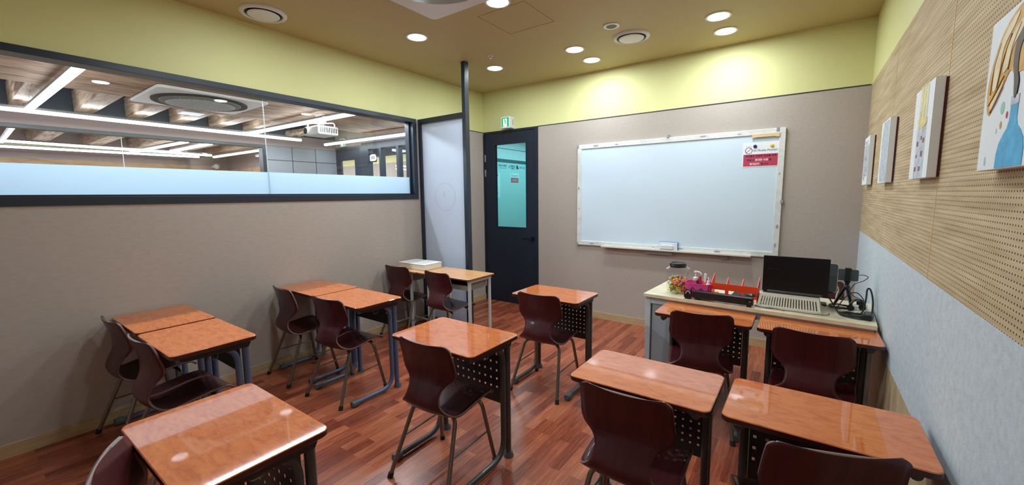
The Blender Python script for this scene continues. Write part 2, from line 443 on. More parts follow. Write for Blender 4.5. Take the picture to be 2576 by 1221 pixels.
def ring(bm, cx, cz, ro, ri, th, mi=0, plane='XZ', at=0, a0=0, a1=360, n=32, sgn=-1, ex=1):
    """flat ring / arc"""
    N = n; vs = []
    for k in range(N+1):
        t = R(a0+(a1-a0)*k/N)
        for rr in (ro, ri):
            for d in (0, th):
                x, z = cx+rr*ex*math.cos(t), cz+rr*math.sin(t)
                if plane == 'XZ': vs.append(bm.verts.new((x, at+sgn*d, z)))
                elif plane == 'YZ': vs.append(bm.verts.new((at+sgn*d, x, z)))
                else: vs.append(bm.verts.new((x, z, at+d)))
    for k in range(N):
        o = k*4; p = o+4
        for q in ((o, p, p+1, o+1), (o+2, o+3, p+3, p+2), (o, o+2, p+2, p), (o+1, p+1, p+3, o+3)):
            f = bm.faces.new([vs[i] for i in q]); f.material_index = mi
    return bm

def text(s, size, mtl, name, parent, M4, ex=.0004, bold=0.0, align='CENTER'):
    cu = bpy.data.curves.new(name, 'FONT'); cu.body = s; cu.size = size; cu.extrude = ex; cu.offset = bold*size
    cu.align_x = align; cu.align_y = 'CENTER'; cu.resolution_u = 3
    t = bpy.data.objects.new(name+'_tmp', cu); C.objects.link(t)
    bpy.context.view_layer.update()
    dg = bpy.context.evaluated_depsgraph_get()
    me = bpy.data.meshes.new_from_object(t.evaluated_get(dg))
    bpy.data.objects.remove(t); bpy.data.curves.remove(cu)
    me.transform(M4); me.materials.clear(); me.materials.append(MAT[mtl]); me.name = name
    o = bpy.data.objects.new(name, me); C.objects.link(o); o.parent = parent
    return o

def face_my(x, y, z):   # text on a plane facing -y
    return Matrix.Translation((x, y, z)) @ Matrix.Rotation(R(90), 4, 'X')
def face_px(x, y, z):   # text on a plane facing +x
    return Matrix.Translation((x, y, z)) @ Matrix.Rotation(R(90), 4, 'Z') @ Matrix.Rotation(R(90), 4, 'X')

def dup(root, loc=None, rz=None, label=None, group=None):
    r = root.copy(); C.objects.link(r)
    if loc is not None: r.location = loc
    if rz is not None: r.rotation_euler = (0, 0, rz)
    if label: r['label'] = label
    if group: r['group'] = group
    for ch in list(root.children):
        c = ch.copy(); C.objects.link(c); c.parent = r
        for g in list(ch.children):
            d = g.copy(); C.objects.link(d); d.parent = c
    return r

# ================================================================== ROOM SHELL
YB = -5.45; T = .12; YP = -1.229
bm = NB(); box(bm, -.0, W+.0, YB, 0, -.06, 0); struct(link('floor', bm, 'floor_laminate'))
bm = NB(); box(bm, -T, W+T, YB-T, T, H, H+.08); struct(link('ceiling', bm, 'dimmed_ceiling_yellow'))
# front wall (with the whiteboard), door opening x .0 - .93
bm = NB(); DX0, DX1 = .012, .929
box(bm, DX1, W+T, 0, T, 0, ZD, 0); box(bm, -T, W+T, 0, T, ZD, H, 1)
struct(link('wall_front', bm, ['beige_fabric', 'yellow_paint']))
bm = NB(); box(bm, DX1, W-.008, -.004, .0, ZD-.005, ZD+.003); struct(link('trim_1', bm, 'frame_metal'), 'thin dark strip between yellow paint and fabric on the front wall')
# left wall around the window
WZ0, WZ1, WY0, WY1 = 1.508, 2.4507, -5.3, -1.262
bm = NB()
box(bm, -T, 0, YB, YP, 0, WZ0, 0); box(bm, -T, 0, YB, YP, WZ1, H, 1); box(bm, -T, 0, YB, WY0, WZ0, WZ1, 0)
box(bm, -T, 0, YP, 0, 0, ZD, 0); box(bm, -T, 0, YP, 0, ZD, H, 1); box(bm, -T, 0, WY1, YP, WZ0, WZ1, 0)
struct(link('wall_left', bm, ['beige_fabric', 'yellow_paint']))
bm = NB(); box(bm, 0, .004, YP+.04, -.004, ZD-.005, ZD+.003); struct(link('trim_2', bm, 'frame_metal'), 'thin dark strip above the fabric beside the door')
# right wall: felt, perforated oak, yellow
ZW, ZS = 1.2037, .6287
bm = NB()
box(bm, W, W+T, YB, 0, 0, ZS, 3); box(bm, W, W+T, YB, 0, ZS, ZW, 0); box(bm, W, W+T, YB, 0, ZW, ZD, 1); box(bm, W, W+T, YB, 0, ZD, H, 2)
struct(link('wall_right', bm, ['blue_grey_felt', 'perforated_oak', 'yellow_paint', 'panel_oak']))
bm = NB(); box(bm, W-.0015, W, -2.462, -2.458, ZW, ZD)
box(bm, W-.0015, W, -1.242, -1.238, ZW, ZD); box(bm, W-.0015, W, -3.682, -3.678, ZW, ZD); struct(link('trim_3', bm, 'balsa'), 'vertical joints between the perforated oak panels')
# rear wall behind the camera
bm = NB(); box(bm, -T, W+T, YB-T, YB, 0, ZD, 0); box(bm, -T, W+T, YB-T, YB, ZD, H, 1)
struct(link('wall_rear', bm, ['beige_fabric', 'yellow_paint']))
# skirting
BB = .083
bm = NB(); box(bm, 0, .012, YB, YP-.03, 0, BB); box(bm, 0, .012, YP+.04, -.0, 0, BB); struct(link('baseboard_left', bm, 'skirting_wood'))
bm = NB(); box(bm, DX1+.002, W, -.012, 0, 0, BB); struct(link('baseboard_front', bm, 'skirting_wood'))

# ------------------------------------------------------------------ window_1: band window to the next classroom
win = thing('window_1', None, None); struct(win, 'long navy framed window into the next classroom, lower strip frosted')
bm = NB(); f = .045
box(bm, -T-.01, .012, WY0, WY1+.0, WZ1-f, WZ1, 0, .002); box(bm, -T-.01, .012, WY0, WY1, WZ0, WZ0+.055, 0, .002)
box(bm, -T-.01, .012, WY1-.055, WY1, WZ0+.055, WZ1-f, 0); box(bm, -T-.01, .012, WY0, WY0+.05, WZ0+.055, WZ1-f, 0)
box(bm, -.085, -.045, WY0, WY1-.055, WZ0+.055, WZ0+.068, 0); box(bm, -.09, -.04, WY1-.075, WY1-.055, WZ0+.068, WZ1-f, 0)
link('window_frame', bm, 'frame_metal', win)
for a, b_ in ((WY0+.05, -2.932), (-2.928, WY1-.06)):
    bm = NB(); box(bm, -.068, -.060, a, b_, WZ0+.06, WZ1-f+.004); link('glass_pane', bm, 'clear_glass', win)
bm = NB(); box(bm, -.069, -.059, -2.932, -2.928, WZ0+.06, WZ1-f); link('pane_joint', bm, 'white_plastic', win)
bm = NB()
bm.faces.new([bm.verts.new(p_) for p_ in ((-.0585, WY0+.05, WZ0+.06), (-.0585, WY1-.075, WZ0+.06), (-.0585, WY1-.075, 1.767), (-.0585, WY0+.05, 1.767))]); link('frosted_film', bm, 'frosted_film', win)

# ------------------------------------------------------------------ partition screen with free post
ps = thing('partition_screen', 'ribbed translucent partition screen in a navy frame, its post reaching the ceiling', 'partition', (0, YP, 0))
bm = NB(); box(bm, .714, .764, 0, .065, 0, H, 0, .003); link('post', bm, 'frame_metal', ps)
bm = NB(); box(bm, .001, .046, 0, .06, 0, 2.4507, 0, .002); link('side_rail', bm, 'frame_metal', ps)
bm = NB(); box(bm, .046, .714, .0, .06, 2.395, 2.4507, 0, .002); link('top_rail', bm, 'frame_metal', ps)
bm = NB(); box(bm, .046, .714, .0, .06, 0, .05, 0, .002); link('bottom_rail', bm, 'frame_metal', ps)
bm = NB(); box(bm, .046, .714, .022, .03, .05, 2.395); link('translucent_panel', bm, 'ribbed_polycarbonate', ps)
bm = NB(); ring(bm, .40, 1.53, .165, .157, .0006, plane='XZ', at=.0219, n=40)
box(bm, .375, .395, .0213, .0219, 1.53, 1.585); link('faint_mark', bm, 'faint_print', ps)

# ------------------------------------------------------------------ door_1
dr = thing('door_1', None, None); struct(dr, 'dark navy metal door with a tall glass pane, in the front left corner')
bm = NB()
box(bm, DX1-.045, DX1, -.012, .07, 0, ZD, 0, .002); box(bm, DX0, DX1-.045, -.012, .07, ZD-.03, ZD, 0, .002); box(bm, 0, .03, -.008, .07, 0, ZD-.03, 0)
link('door_frame', bm, 'navy_metal', dr)
GX0, GX1, GZ0, GZ1 = .218, .735, 1.097, 2.245
lx0, lx1 = .032, DX1-.047
bm = NB()
box(bm, lx0, GX0, -.002, .04, .006, ZD-.034); box(bm, GX1, lx1, -.002, .04, .006, ZD-.034)
box(bm, GX0, GX1, -.002, .04, .006, GZ0); box(bm, GX0, GX1, -.002, .04, GZ1, ZD-.034)
lf = link('door_leaf', bm, 'navy_metal', dr)
bm = NB()
for a in ((GX0-.012, GX0, GZ0-.012, GZ1+.012), (GX1, GX1+.012, GZ0-.012, GZ1+.012), (GX0, GX1, GZ0-.012, GZ0), (GX0, GX1, GZ1, GZ1+.012)):
    box(bm, a[0], a[1], -.007, -.002, a[2], a[3])
link('glazing_bead', bm, 'navy_metal', lf)
bm = NB(); box(bm, GX0, GX1, .014, .02, GZ0, GZ1); link('door_glass', bm, 'teal_glass', lf)
bm = NB()
rbox(bm, .812, .862, -.022, -.002, .925, .975, .006, ax='Y', tb=.002)
tube(bm, fillet([(.837, -.018, .95), (.837, -.058, .95), (.70, -.058, .95)], .02), .0095, 10)
link('door_handle', bm, 'door_handle_black', dr, True)
for z in (1.86, 2.07, .3):
    bm = NB(); tube(bm, [(.036, -.012, z-.05), (.036, -.012, z+.05)], .007, 10); box(bm, .036, .052, -.010, -.003, z-.05, z+.05); link('hinge', bm, 'chrome', dr, True)

# ------------------------------------------------------------------ exit sign above the door
def exit_sign(name, label, x0, y, z0, w=.15, h=.155, d=.10):
    t = thing(name, label, 'sign', (x0, y, z0))
    bm = NB(); rbox(bm, 0, w, -d, 0, 0, h, .012, ax='Y', tb=.004); link('sign_case', bm, 'white_plastic', t, True)
    bm = NB(); m = .018
    box(bm, m, w-m, -d-.002, -d, m, h-m); pn = link('green_panel', bm, 'exit_green', t)
    bm = NB(); box(bm, .042, w-.045, -d-.0028, -d-.002, m+.002, h-m-.012); link('lit_doorway', bm, 'exit_white', pn)
    bm = NB(); a = -d-.0028
    ring(bm, .066, .118, .0075, .0001, .0008, plane='XZ', at=a, n=14)
    poly(bm, [(.064, .108), (.078, .108), (.086, .078), (.074, .074), (.066, .09)], .0008, plane='XZ', at=a)
    poly(bm, [(.066, .106), (.062, .100), (.050, .088), (.046, .092), (.058, .106)], .0008, plane='XZ', at=a)
    poly(bm, [(.074, .108), (.090, .102), (.096, .094), (.091, .092), (.084, .099), (.074, .102)], .0008, plane='XZ', at=a)
    poly(bm, [(.074, .080), (.082, .080), (.076, .060), (.064, .040), (.070, .032), (.060, .030), (.058, .040), (.068, .062)], .0008, plane='XZ', at=a)
    poly(bm, [(.076, .078), (.086, .078), (.090, .064), (.104, .062), (.104, .056), (.084, .057)], .0008, plane='XZ', at=a)
    link('running_figure', bm, 'exit_green', pn)
    bm = NB(); box(bm, w, w+.001, -.032, -.024, .045, .12); link('side_slot', bm, 'black_matte', t)
    return t
exit_sign('exit_sign', 'lit green running man exit sign on the yellow wall above the navy door', .395, 0, ZD+.006)

# ================================================================== CEILING FIXTURES
def downlight():
    t = thing('ceiling_downlight', None, 'ceiling light')
    bm = NB(); ring(bm, 0, 0, .098, .082, .006, plane='XY', at=-.006, n=40); link('trim_ring', bm, 'white_plastic', t, True)
    bm = NB(); lathe(bm, [(.083, -.0035), (.083, -.001)], 40); link('diffuser', bm, 'lamp_glow', t)
    return t
dl_labels = ['lone downlight between the round left vent and the navy post', 'downlight nearest the navy post and the door corner',
 'left pair over the whiteboard, the downlight farther from the wall', 'left pair over the whiteboard, the downlight closer to the wall',
 'right pair over the whiteboard, the downlight farther from the wall', 'right pair over the whiteboard, the downlight closer to the wall',
 'downlight cut by the top edge, beside the ceiling access hatch', 'downlight over the aisle beside the blue-legged desks, above the frame',
 'downlight over the bottom left desk, above the frame', 'downlight over the teacher desk side, above the frame', 'downlight nearest the photographer on the right, above the frame']
base = downlight()
for i, (x, y) in enumerate(LAMPS):
    o = base if i == 0 else dup(base)
    o.location = (x, y, H)
    o['label'] = dl_labels[i]
    o['group'] = 'round downlights in the classroom ceiling'
    area('downlight_light', (x, y, H-.012), .15, .15, LAMP_W, 'DISK')

def disc_vent(label, x, y, r, grp):
    t = thing('round_air_vent', label, 'air vent', (x, y, H), 0, grp)
    bm = NB(); lathe(bm, [(r*.79, -.003), (r*.80, -.014), (r*.86, -.020), (r*.96, -.014), (r, -.004), (r, 0), (r*.79, 0)], 56, cap=False); link('outer_ring', bm, 'white_plastic', t, True)
    bm = NB(); lathe(bm, [(r*.80, -.0035), (r*.80, -.001)], 48); link('dark_throat', bm, 'black_matte', t, True)
    bm = NB(); lathe(bm, [(.03, -.004), (r*.4, -.010), (r*.66, -.014), (r*.68, -.018), (r*.64, -.024), (.001, -.030)], 56); link('centre_disc', bm, 'white_plastic', t, True)
disc_vent('round white ceiling air vent near the left wall, above the long window', .291, -3.03, .165, 'round ceiling air vents')
disc_vent('round white ceiling air vent between the paired downlights over the whiteboard', 2.437, -.80, .165, 'round ceiling air vents')
t = thing('ceiling_speaker', 'small round ceiling speaker with grey mesh beside the air vent', 'speaker', (2.383, -1.145, H))
bm = NB(); ring(bm, 0, 0, .068, .046, .007, plane='XY', at=-.007, n=36); link('speaker_ring', bm, 'white_plastic', t, True)
bm = NB(); lathe(bm, [(.047, -.005), (.047, -.001)], 36); link('speaker_mesh', bm, 'grille_grey', t)
t = thing('sprinkler', 'small chrome fire sprinkler head on the ceiling in front of the post', 'sprinkler', (1.082, -1.175, H))
bm = NB(); lathe(bm, [(.03, -.003), (.03, 0)], 24); link('cover_plate', bm, 'white_plastic', t, True)
bm = NB(); lathe(bm, [(.010, -.022), (.013, -.02), (.006, -.018), (.006, -.003)], 16); link('nozzle', bm, 'chrome', t, True)
# air conditioner cassette of this room, only its corner is in view
t = thing('ceiling_air_conditioner', 'square white ceiling air conditioner panel with rounded corner cut by the top of the photo', 'air conditioner', (1.31, -3.15, H))
bm = NB(); rbox(bm, 0, .96, 0, .96, -.035, 0, .05, tb=.006, seg=8); link('cover_panel', bm, 'white_plastic', t, True)
bm = NB(); lathe(bm, [(.36, -.046), (.38, -.037), (.38, -.035)], 48, cx=.48, cy=.48); link('round_grille', bm, 'grey_plastic', t, True)
bm = NB()
for a in ((1.585, 2.035, -1.524, -1.521), (1.585, 2.035, -1.975, -1.972), (1.585, 1.588, -1.972, -1.524), (2.032, 2.035, -1.972, -1.524)):
    box(bm, a[0], a[1], a[2], a[3], H-.0015, H)
struct(link('trim_4', bm, 'ceiling_seam'), 'seam of the square access hatch in the ceiling')

# ================================================================== WHITEBOARD
wx0, wx1, wz0, wz1 = 1.5137, 3.6445, .9155, 2.1417
wb = thing('whiteboard', 'large wall-mounted whiteboard in a white knotted wood frame', 'whiteboard', (wx0, 0, wz0))
w, h = wx1-wx0, wz1-wz0; f = .052
bm = NB(); box(bm, f-.01, w-f+.01, -.016, -.001, f-.01, h-f+.01); link('writing_surface', bm, 'whiteboard', wb)
bm = NB()
box(bm, 0, w, -.026, -.001, h-f, h, 0, .003); box(bm, 0, w, -.026, -.001, 0, f, 0, .003)
box(bm, 0, f, -.026, -.001, f, h-f, 0, .003); box(bm, w-f, w, -.026, -.001, f, h-f, 0, .003)
fr = link('board_frame', bm, 'whitewashed_wood', wb)
for x, z, a, b_ in ((.24, h-.025, .035, .010), (.5, h-.03, .02, .006), (1.42, h-.022, .03, .009), (1.75, h-.03, .02, .005), (.02, .70, .010, .02), (.03, .45, .006, .012), (.2, .022, .03, .008), (.95, .026, .018, .004), (1.24, .028, .03, .008), (1.6, .024, .03, .012), (w-.022, .30, .011, .022), (w-.03, .12, .008, .02), (w-.03, .8, .006, .013)):
    bm = NB(); poly(bm, [(x+a*math.cos(2*PI*k/14), z+b_*math.sin(2*PI*k/14)) for k in range(14)], .0006, plane='XZ', at=-.0262); link('wood_knot', bm, 'knot_grey', fr)
for x, z in ((-.004, h-.035), (-.004, -.004), (w-.075, h-.03), (1.06, h-.006), (w-.01, .52)):
    bm = NB(); box(bm, x, x+.022, -.031, -.001, z, z+.036, 0, .002); link('frame_clip', bm, 'grey_plastic', wb)
tx0, tx1 = 1.86-wx0, 3.42-wx0
bm = NB(); box(bm, tx0, tx1, -.085, -.026, -.005, .003, 0, .002); box(bm, tx0, tx1, -.089, -.083, -.004, .014, 0, .002)
link('pen_tray', bm, 'cream_plastic', wb)
bm = NB(); box(bm, .86, 1.16, -.04, -.002, -.05, -.005, 0, .003); link('tray_bracket', bm, 'grey_plastic', wb)
bm = NB(); box(bm, 1.63, 1.70, -.03, -.002, -.05, -.004, 0, .003); link('tray_bracket', bm, 'grey_plastic', wb)
bm = NB(); box(bm, .06+.4, .06+.45, -.03, -.002, -.035, -.005, 0, .003); link('tray_bracket', bm, 'grey_plastic', wb)
# eraser and its backing on the tray
t = thing('board_eraser', 'white block board eraser leaning on the pen tray', 'eraser', (2.62, -.06, wz0+.003))
bm = NB(); rbox(bm, -.072, .062, -.022, .006, .018, .062, .006, ax='Y', tb=.003); link('eraser_body', bm, 'white_plastic', t, True)
bm = NB(); box(bm, -.070, .060, -.020, .004, .006, .018, 0, .002); link('felt_pad', bm, 'grey_plastic', t)
t = thing('blue_backed_pad', 'white pad with a blue edge standing behind the board eraser', 'board', (2.63, -.037, wz0+.0035))
bm = NB(); box(bm, -.1, .095, -.007, .007, 0, .088, 0, .002); link('white_face', bm, 'white_plastic', t)
bm = NB(); box(bm, -.102, .102, .0072, .009, .0, .092); box(bm, .095, .101, -.006, .0072, 0, .09); link('blue_edge', bm, 'sign_blue', t)
# poster
pt = thing('phone_ban_poster', 'paper notice banning mobile phones held by magnets at the top right of the whiteboard', 'poster', (3.298, -.0172, 1.788))
PW, PH = .305, .235
bm = NB(); box(bm, 0, PW, -.001, .0005, 0, PH); link('paper_sheet', bm, 'paper', pt)
bm = NB(); box(bm, .009, PW-.006, -.0016, -.001, .008, .122); link('pink_block', bm, 'poster_pink', pt)
bm = NB(); ring(bm, .052, .158, .031, .0265, .0005, plane='XZ', at=-.0011, n=36)
poly(bm, [(.031, .139), (.034, .136), (.073, .177), (.070, .180)], .0005, plane='XZ', at=-.0011)
link('ban_symbol', bm, 'ink_red', pt)
bm = NB()
for a in ((.030, .0315, .128, .198), (.074, .0755, .128, .198), (.030, .0755, .197, .199), (.044, .060, .192, .1935)): box(bm, a[0], a[1], -.0014, -.001, a[2], a[3])
link('phone_outline', bm, 'knot_grey', pt)
text('No Mobile Phones!', .0262, 'ink', 'heading', pt, face_my(.187, -.0014, .156), bold=0)
text('학생들의 집중력 향상을 위해', .0215, 'ink', 'notice_line', pt, face_my(.155, -.002, .104), bold=.010)
text('학원 내', .0215, 'ink', 'notice_line', pt, face_my(.072, -.002, .066), bold=.010)
text('휴대폰 사용', .0225, 'ink_white', 'notice_line', pt, face_my(.163, -.002, .066), bold=.016)
text('을', .0215, 'ink', 'notice_line', pt, face_my(.233, -.002, .066), bold=.010)
text('절대금지', .0225, 'ink_white', 'notice_line', pt, face_my(.105, -.002, .028), bold=.016)
text('합니다.', .0215, 'ink', 'notice_line', pt, face_my(.190, -.002, .028), bold=.010)
for n_, x, m_, lb in (('blue', 3.402, 'magnet_blue', 'small round dark blue magnet on the phone notice'), ('yellow', 3.540, 'magnet_yellow', 'small round yellow magnet on the phone notice')):
    bm = NB(); lathe(bm, [(.015, 0), (.016, .004), (.013, .010), (.004, .012)], 24)
    o = link('round_magnet', bm, m_, None, True, (x, -.0185, 1.985)); o.rotation_euler = (R(90), 0, 0); tag(o, lb, 'magnet')
bm = NB(); poly(bm, [(0, 0), (.008, 0), (.03, .006), (.19, .006), (.205, 0), (.225, 0), (.225, .036), (0, .036)], .008, plane='XZ', at=0)
o = link('wooden_batten', bm, 'balsa', None, False, (3.372, -.0265, 2.062)); tag(o, 'pale wooden batten at the top right corner of the whiteboard', 'batten')

# ================================================================== RIGHT WALL PAINTINGS
def smooth_poly(pts, k=6):
    n = len(pts); out = []
    for i in range(n):
        p0, p1, p2, p3 = (Vector(pts[(i+j-1) % n]) for j in range(4))
        for s in range(k):
            u = s/k; out.append(tuple(.5*((2*p1)+(-p0+p2)*u+(2*p0-5*p1+4*p2-p3)*u*u+(-p0+3*p1-3*p2+p3)*u**3)))
    return out
def canvas(label, y0, y1, z0=1.592, z1=1.962, d=.036):
    t = thing('canvas_painting', label, 'painting', (W, 0, 0), 0, 'small canvases on the perforated wall')
    bm = NB(); box(bm, -d, -.008, y0, y1, z0, z1, 1, .002)
    for f_ in bm.faces:
        if f_.calc_center_median().x < -d+.001: f_.material_index = 0
    link('canvas', bm, ['canvas_white', 'canvas_side'], t)
    bm = NB(); box(bm, -.008, 0, y0+.004, y1-.004, z0+.004, z1-.004); link('stretcher_frame', bm, 'canvas_back', t)
    return t, -d
def blot(bm, cy, cz, a, b_, at, n=18, jit=.15, mi=0, th=.0006):
    poly(bm, [(cy+a*(1+random.uniform(-jit, jit))*math.cos(2*PI*k/n), cz+b_*(1+random.uniform(-jit, jit))*math.sin(2*PI*k/n)) for k in range(n)], th, mi, plane='YZ', at=at)
t, a = canvas('leftmost small canvas with faint grey marks', -.57, -.26)
bm = NB(); box(bm, a-.0005, a, -.56, -.30, 1.66, 1.90); link('painted_patch', bm, 'paint_grey', t)
for y, z in ((-.34, 1.92), (-.41, 1.915), (-.47, 1.92), (-.36, 1.80), (-.45, 1.79), (-.50, 1.70), (-.33, 1.65), (-.38, 1.64), (-.44, 1.66)):
    bm = NB(); blot(bm, y, z, .008, .012, a-.0005); link('dark_mark', bm, 'paint_brown', t)
t, a = canvas('second small canvas from the corner, plain rough grey paint', -1.48, -1.17)
bm = NB(); poly(bm, [(-1.475, 1.60), (-1.455, 1.95), (-1.25, 1.955), (-1.22, 1.85), (-1.235, 1.75), (-1.21, 1.68), (-1.25, 1.60)], .001, plane='YZ', at=a); link('painted_patch', bm, 'paint_grey', t)
t, a = canvas('third small canvas with a yellow burst above maroon squares', -2.475, -2.15)
bm = NB(); box(bm, a-.0004, a, -2.40, -2.24, 1.595, 1.83); link('grey_wash', bm, 'paint_grey', t)
for y0_, y1_, zb_, m_ in ((-2.385, -2.365, 1.83, 'paint_pale'), (-2.36, -2.335, 1.80, 'paint_yellow'), (-2.33, -2.31, 1.79, 'paint_pale'), (-2.30, -2.275, 1.81, 'paint_yellow'), (-2.27, -2.25, 1.84, 'paint_pale')):
    bm = NB(); poly(bm, smooth_poly([(y0_, 1.958), (y0_-.002, 1.89), (y0_-.004, zb_+.02), ((y0_+y1_)/2, zb_-.02), (y1_+.004, zb_+.02), (y1_+.002, 1.89), (y1_, 1.958)], 4), .0006, plane='YZ', at=a-.0004); link('paint_streak', bm, m_, t)
bm = NB(); poly(bm, smooth_poly([(-2.395, 1.825), (-2.36, 1.832), (-2.30, 1.838), (-2.25, 1.835), (-2.25, 1.81), (-2.29, 1.802), (-2.33, 1.795), (-2.37, 1.80), (-2.40, 1.805)]), .0006, plane='YZ', at=a-.001); link('golden_blur', bm, 'paint_yellow', t)
for y, z, s in ((-2.27, 1.735, .014), (-2.33, 1.755, .010), (-2.37, 1.742, .013), (-2.355, 1.69, .016), (-2.27, 1.685, .009), (-2.265, 1.632, .013), (-2.34, 1.632, .013)):
    bm = NB(); box(bm, a-.0012, a-.0004, y-s, y+s, z-s*.7, z+s*.7); link('maroon_square', bm, 'paint_maroon', t)
t, a = canvas('canvas of a blue bottle pouring up into golden swirls, at the right edge', -3.45, -3.045)
bm = NB(); poly(bm, smooth_poly([(-3.075, 1.745), (-3.065, 1.80), (-3.085, 1.86), (-3.13, 1.915), (-3.19, 1.945), (-3.26, 1.955), (-3.36, 1.94), (-3.41, 1.88), (-3.40, 1.80), (-3.33, 1.79), (-3.27, 1.80), (-3.235, 1.80), (-3.20, 1.815), (-3.165, 1.785), (-3.12, 1.755), (-3.095, 1.73)]), .0012, plane='YZ', at=a); link('golden_swirl', bm, 'paint_gold', t)
bm = NB()
poly(bm, smooth_poly([(-3.10, 1.80), (-3.11, 1.87), (-3.16, 1.92), (-3.22, 1.94), (-3.20, 1.915), (-3.15, 1.88), (-3.135, 1.82), (-3.12, 1.785)]), .001, plane='YZ', at=a-.0012)
poly(bm, smooth_poly([(-3.16, 1.82), (-3.17, 1.87), (-3.21, 1.905), (-3.27, 1.92), (-3.25, 1.895), (-3.205, 1.865), (-3.19, 1.83)]), .001, plane='YZ', at=a-.0012)
poly(bm, smooth_poly([(-3.10, 1.755), (-3.13, 1.775), (-3.17, 1.80), (-3.165, 1.788), (-3.13, 1.76), (-3.105, 1.742)]), .001, plane='YZ', at=a-.0012)
link('pale_strands', bm, 'paint_cream', t)
bm = NB(); poly(bm, smooth_poly([(-3.245, 1.75), (-3.235, 1.79), (-3.22, 1.83), (-3.225, 1.87), (-3.255, 1.895), (-3.29, 1.90), (-3.27, 1.875), (-3.25, 1.85), (-3.25, 1.81), (-3.262, 1.78), (-3.256, 1.75)]), .001, plane='YZ', at=a-.0014); link('dark_stream', bm, 'paint_brown', t)
bm = NB(); poly(bm, [(-3.232, 1.745), (-3.272, 1.745), (-3.273, 1.70), (-3.28, 1.685), (-3.30, 1.672), (-3.318, 1.655), (-3.326, 1.63), (-3.326, 1.595), (-3.172, 1.595), (-3.173, 1.625), (-3.182, 1.65), (-3.203, 1.67), (-3.222, 1.683), (-3.231, 1.70)], .001, plane='YZ', at=a); link('blue_bottle', bm, 'paint_blue', t)
bm = NB(); box(bm, a-.0014, a, -3.274, -3.230, 1.732, 1.752); link('bottle_lip', bm, 'paint_grey', t)
bm = NB(); blot(bm, -3.18, 1.735, .012, .014, a); link('green_spot', bm, 'paint_green', t)
for pp in ([(-3.09, 1.78), (-3.095, 1.84), (-3.13, 1.895)], [(-3.13, 1.79), (-3.15, 1.85), (-3.19, 1.90)], [(-3.085, 1.755), (-3.12, 1.775), (-3.155, 1.80), (-3.17, 1.81)], [(-3.19, 1.82), (-3.20, 1.87), (-3.24, 1.91)], [(-3.10, 1.735), (-3.13, 1.752), (-3.17, 1.785)]):
    bm = NB(); tube(bm, fillet([(a-.0018, y_, z_) for y_, z_ in pp], .06, 5), [.0012]*0 or .0013, 5); link('brown_line', bm, 'paint_ochre', t)
bm = NB(); blot(bm, -3.212, 1.715, .006, .008, a); link('paint_spot', bm, 'poster_pink', t)
bm = NB(); blot(bm, -3.18, 1.695, .007, .009, a); link('paint_spot', bm, 'paint_gold', t)
bm = NB(); blot(bm, -3.155, 1.685, .004, .006, a); link('paint_spot', bm, 'paint_grey', t)
bm = NB(); blot(bm, -3.10, 1.615, .006, .012, a); link('paint_spot', bm, 'paint_grey', t)

# ================================================================== STUDENT DESKS
def perf_panel(w_, z0, z1, nx, nz, zt, dz, hs, dx):
    """sheet with square holes"""
    xs = [-w_/2]
    for i in range(nx):
        c = (i-(nx-1)/2)*dx; xs += [c-hs/2, c+hs/2]
    xs.append(w_/2)
    zs = [z0]
    for j in range(nz)[::-1]:
        c = zt-j*dz; zs += [c-hs/2, c+hs/2]
    zs.append(z1)
    bm = NB(); V = {}
    th = .0016
    for s, y in ((0, 0), (1, th)):
        for i, x in enumerate(xs):
            for j, z in enumerate(zs): V[s, i, j] = bm.verts.new((x, y, z))
    hole = lambda i, j: i % 2 == 1 and j % 2 == 1 and 0 < i < len(xs)-2 and 0 < j < len(zs)-2
    for i in range(len(xs)-1):
        for j in range(len(zs)-1):
            if hole(i, j):
                a = [(i, j), (i+1, j), (i+1, j+1), (i, j+1)]
                for k in range(4): p, q = a[k], a[(k+1) % 4]; bm.faces.new((V[(0,)+p], V[(0,)+q], V[(1,)+q], V[(1,)+p]))
            else:
                bm.faces.new((V[0, i, j], V[0, i+1, j], V[0, i+1, j+1], V[0, i, j+1])); bm.faces.new((V[1, i, j], V[1, i, j+1], V[1, i+1, j+1], V[1, i+1, j]))
    for v in [v for v in bm.verts if not v.link_faces]: bm.verts.remove(v)
    return bm

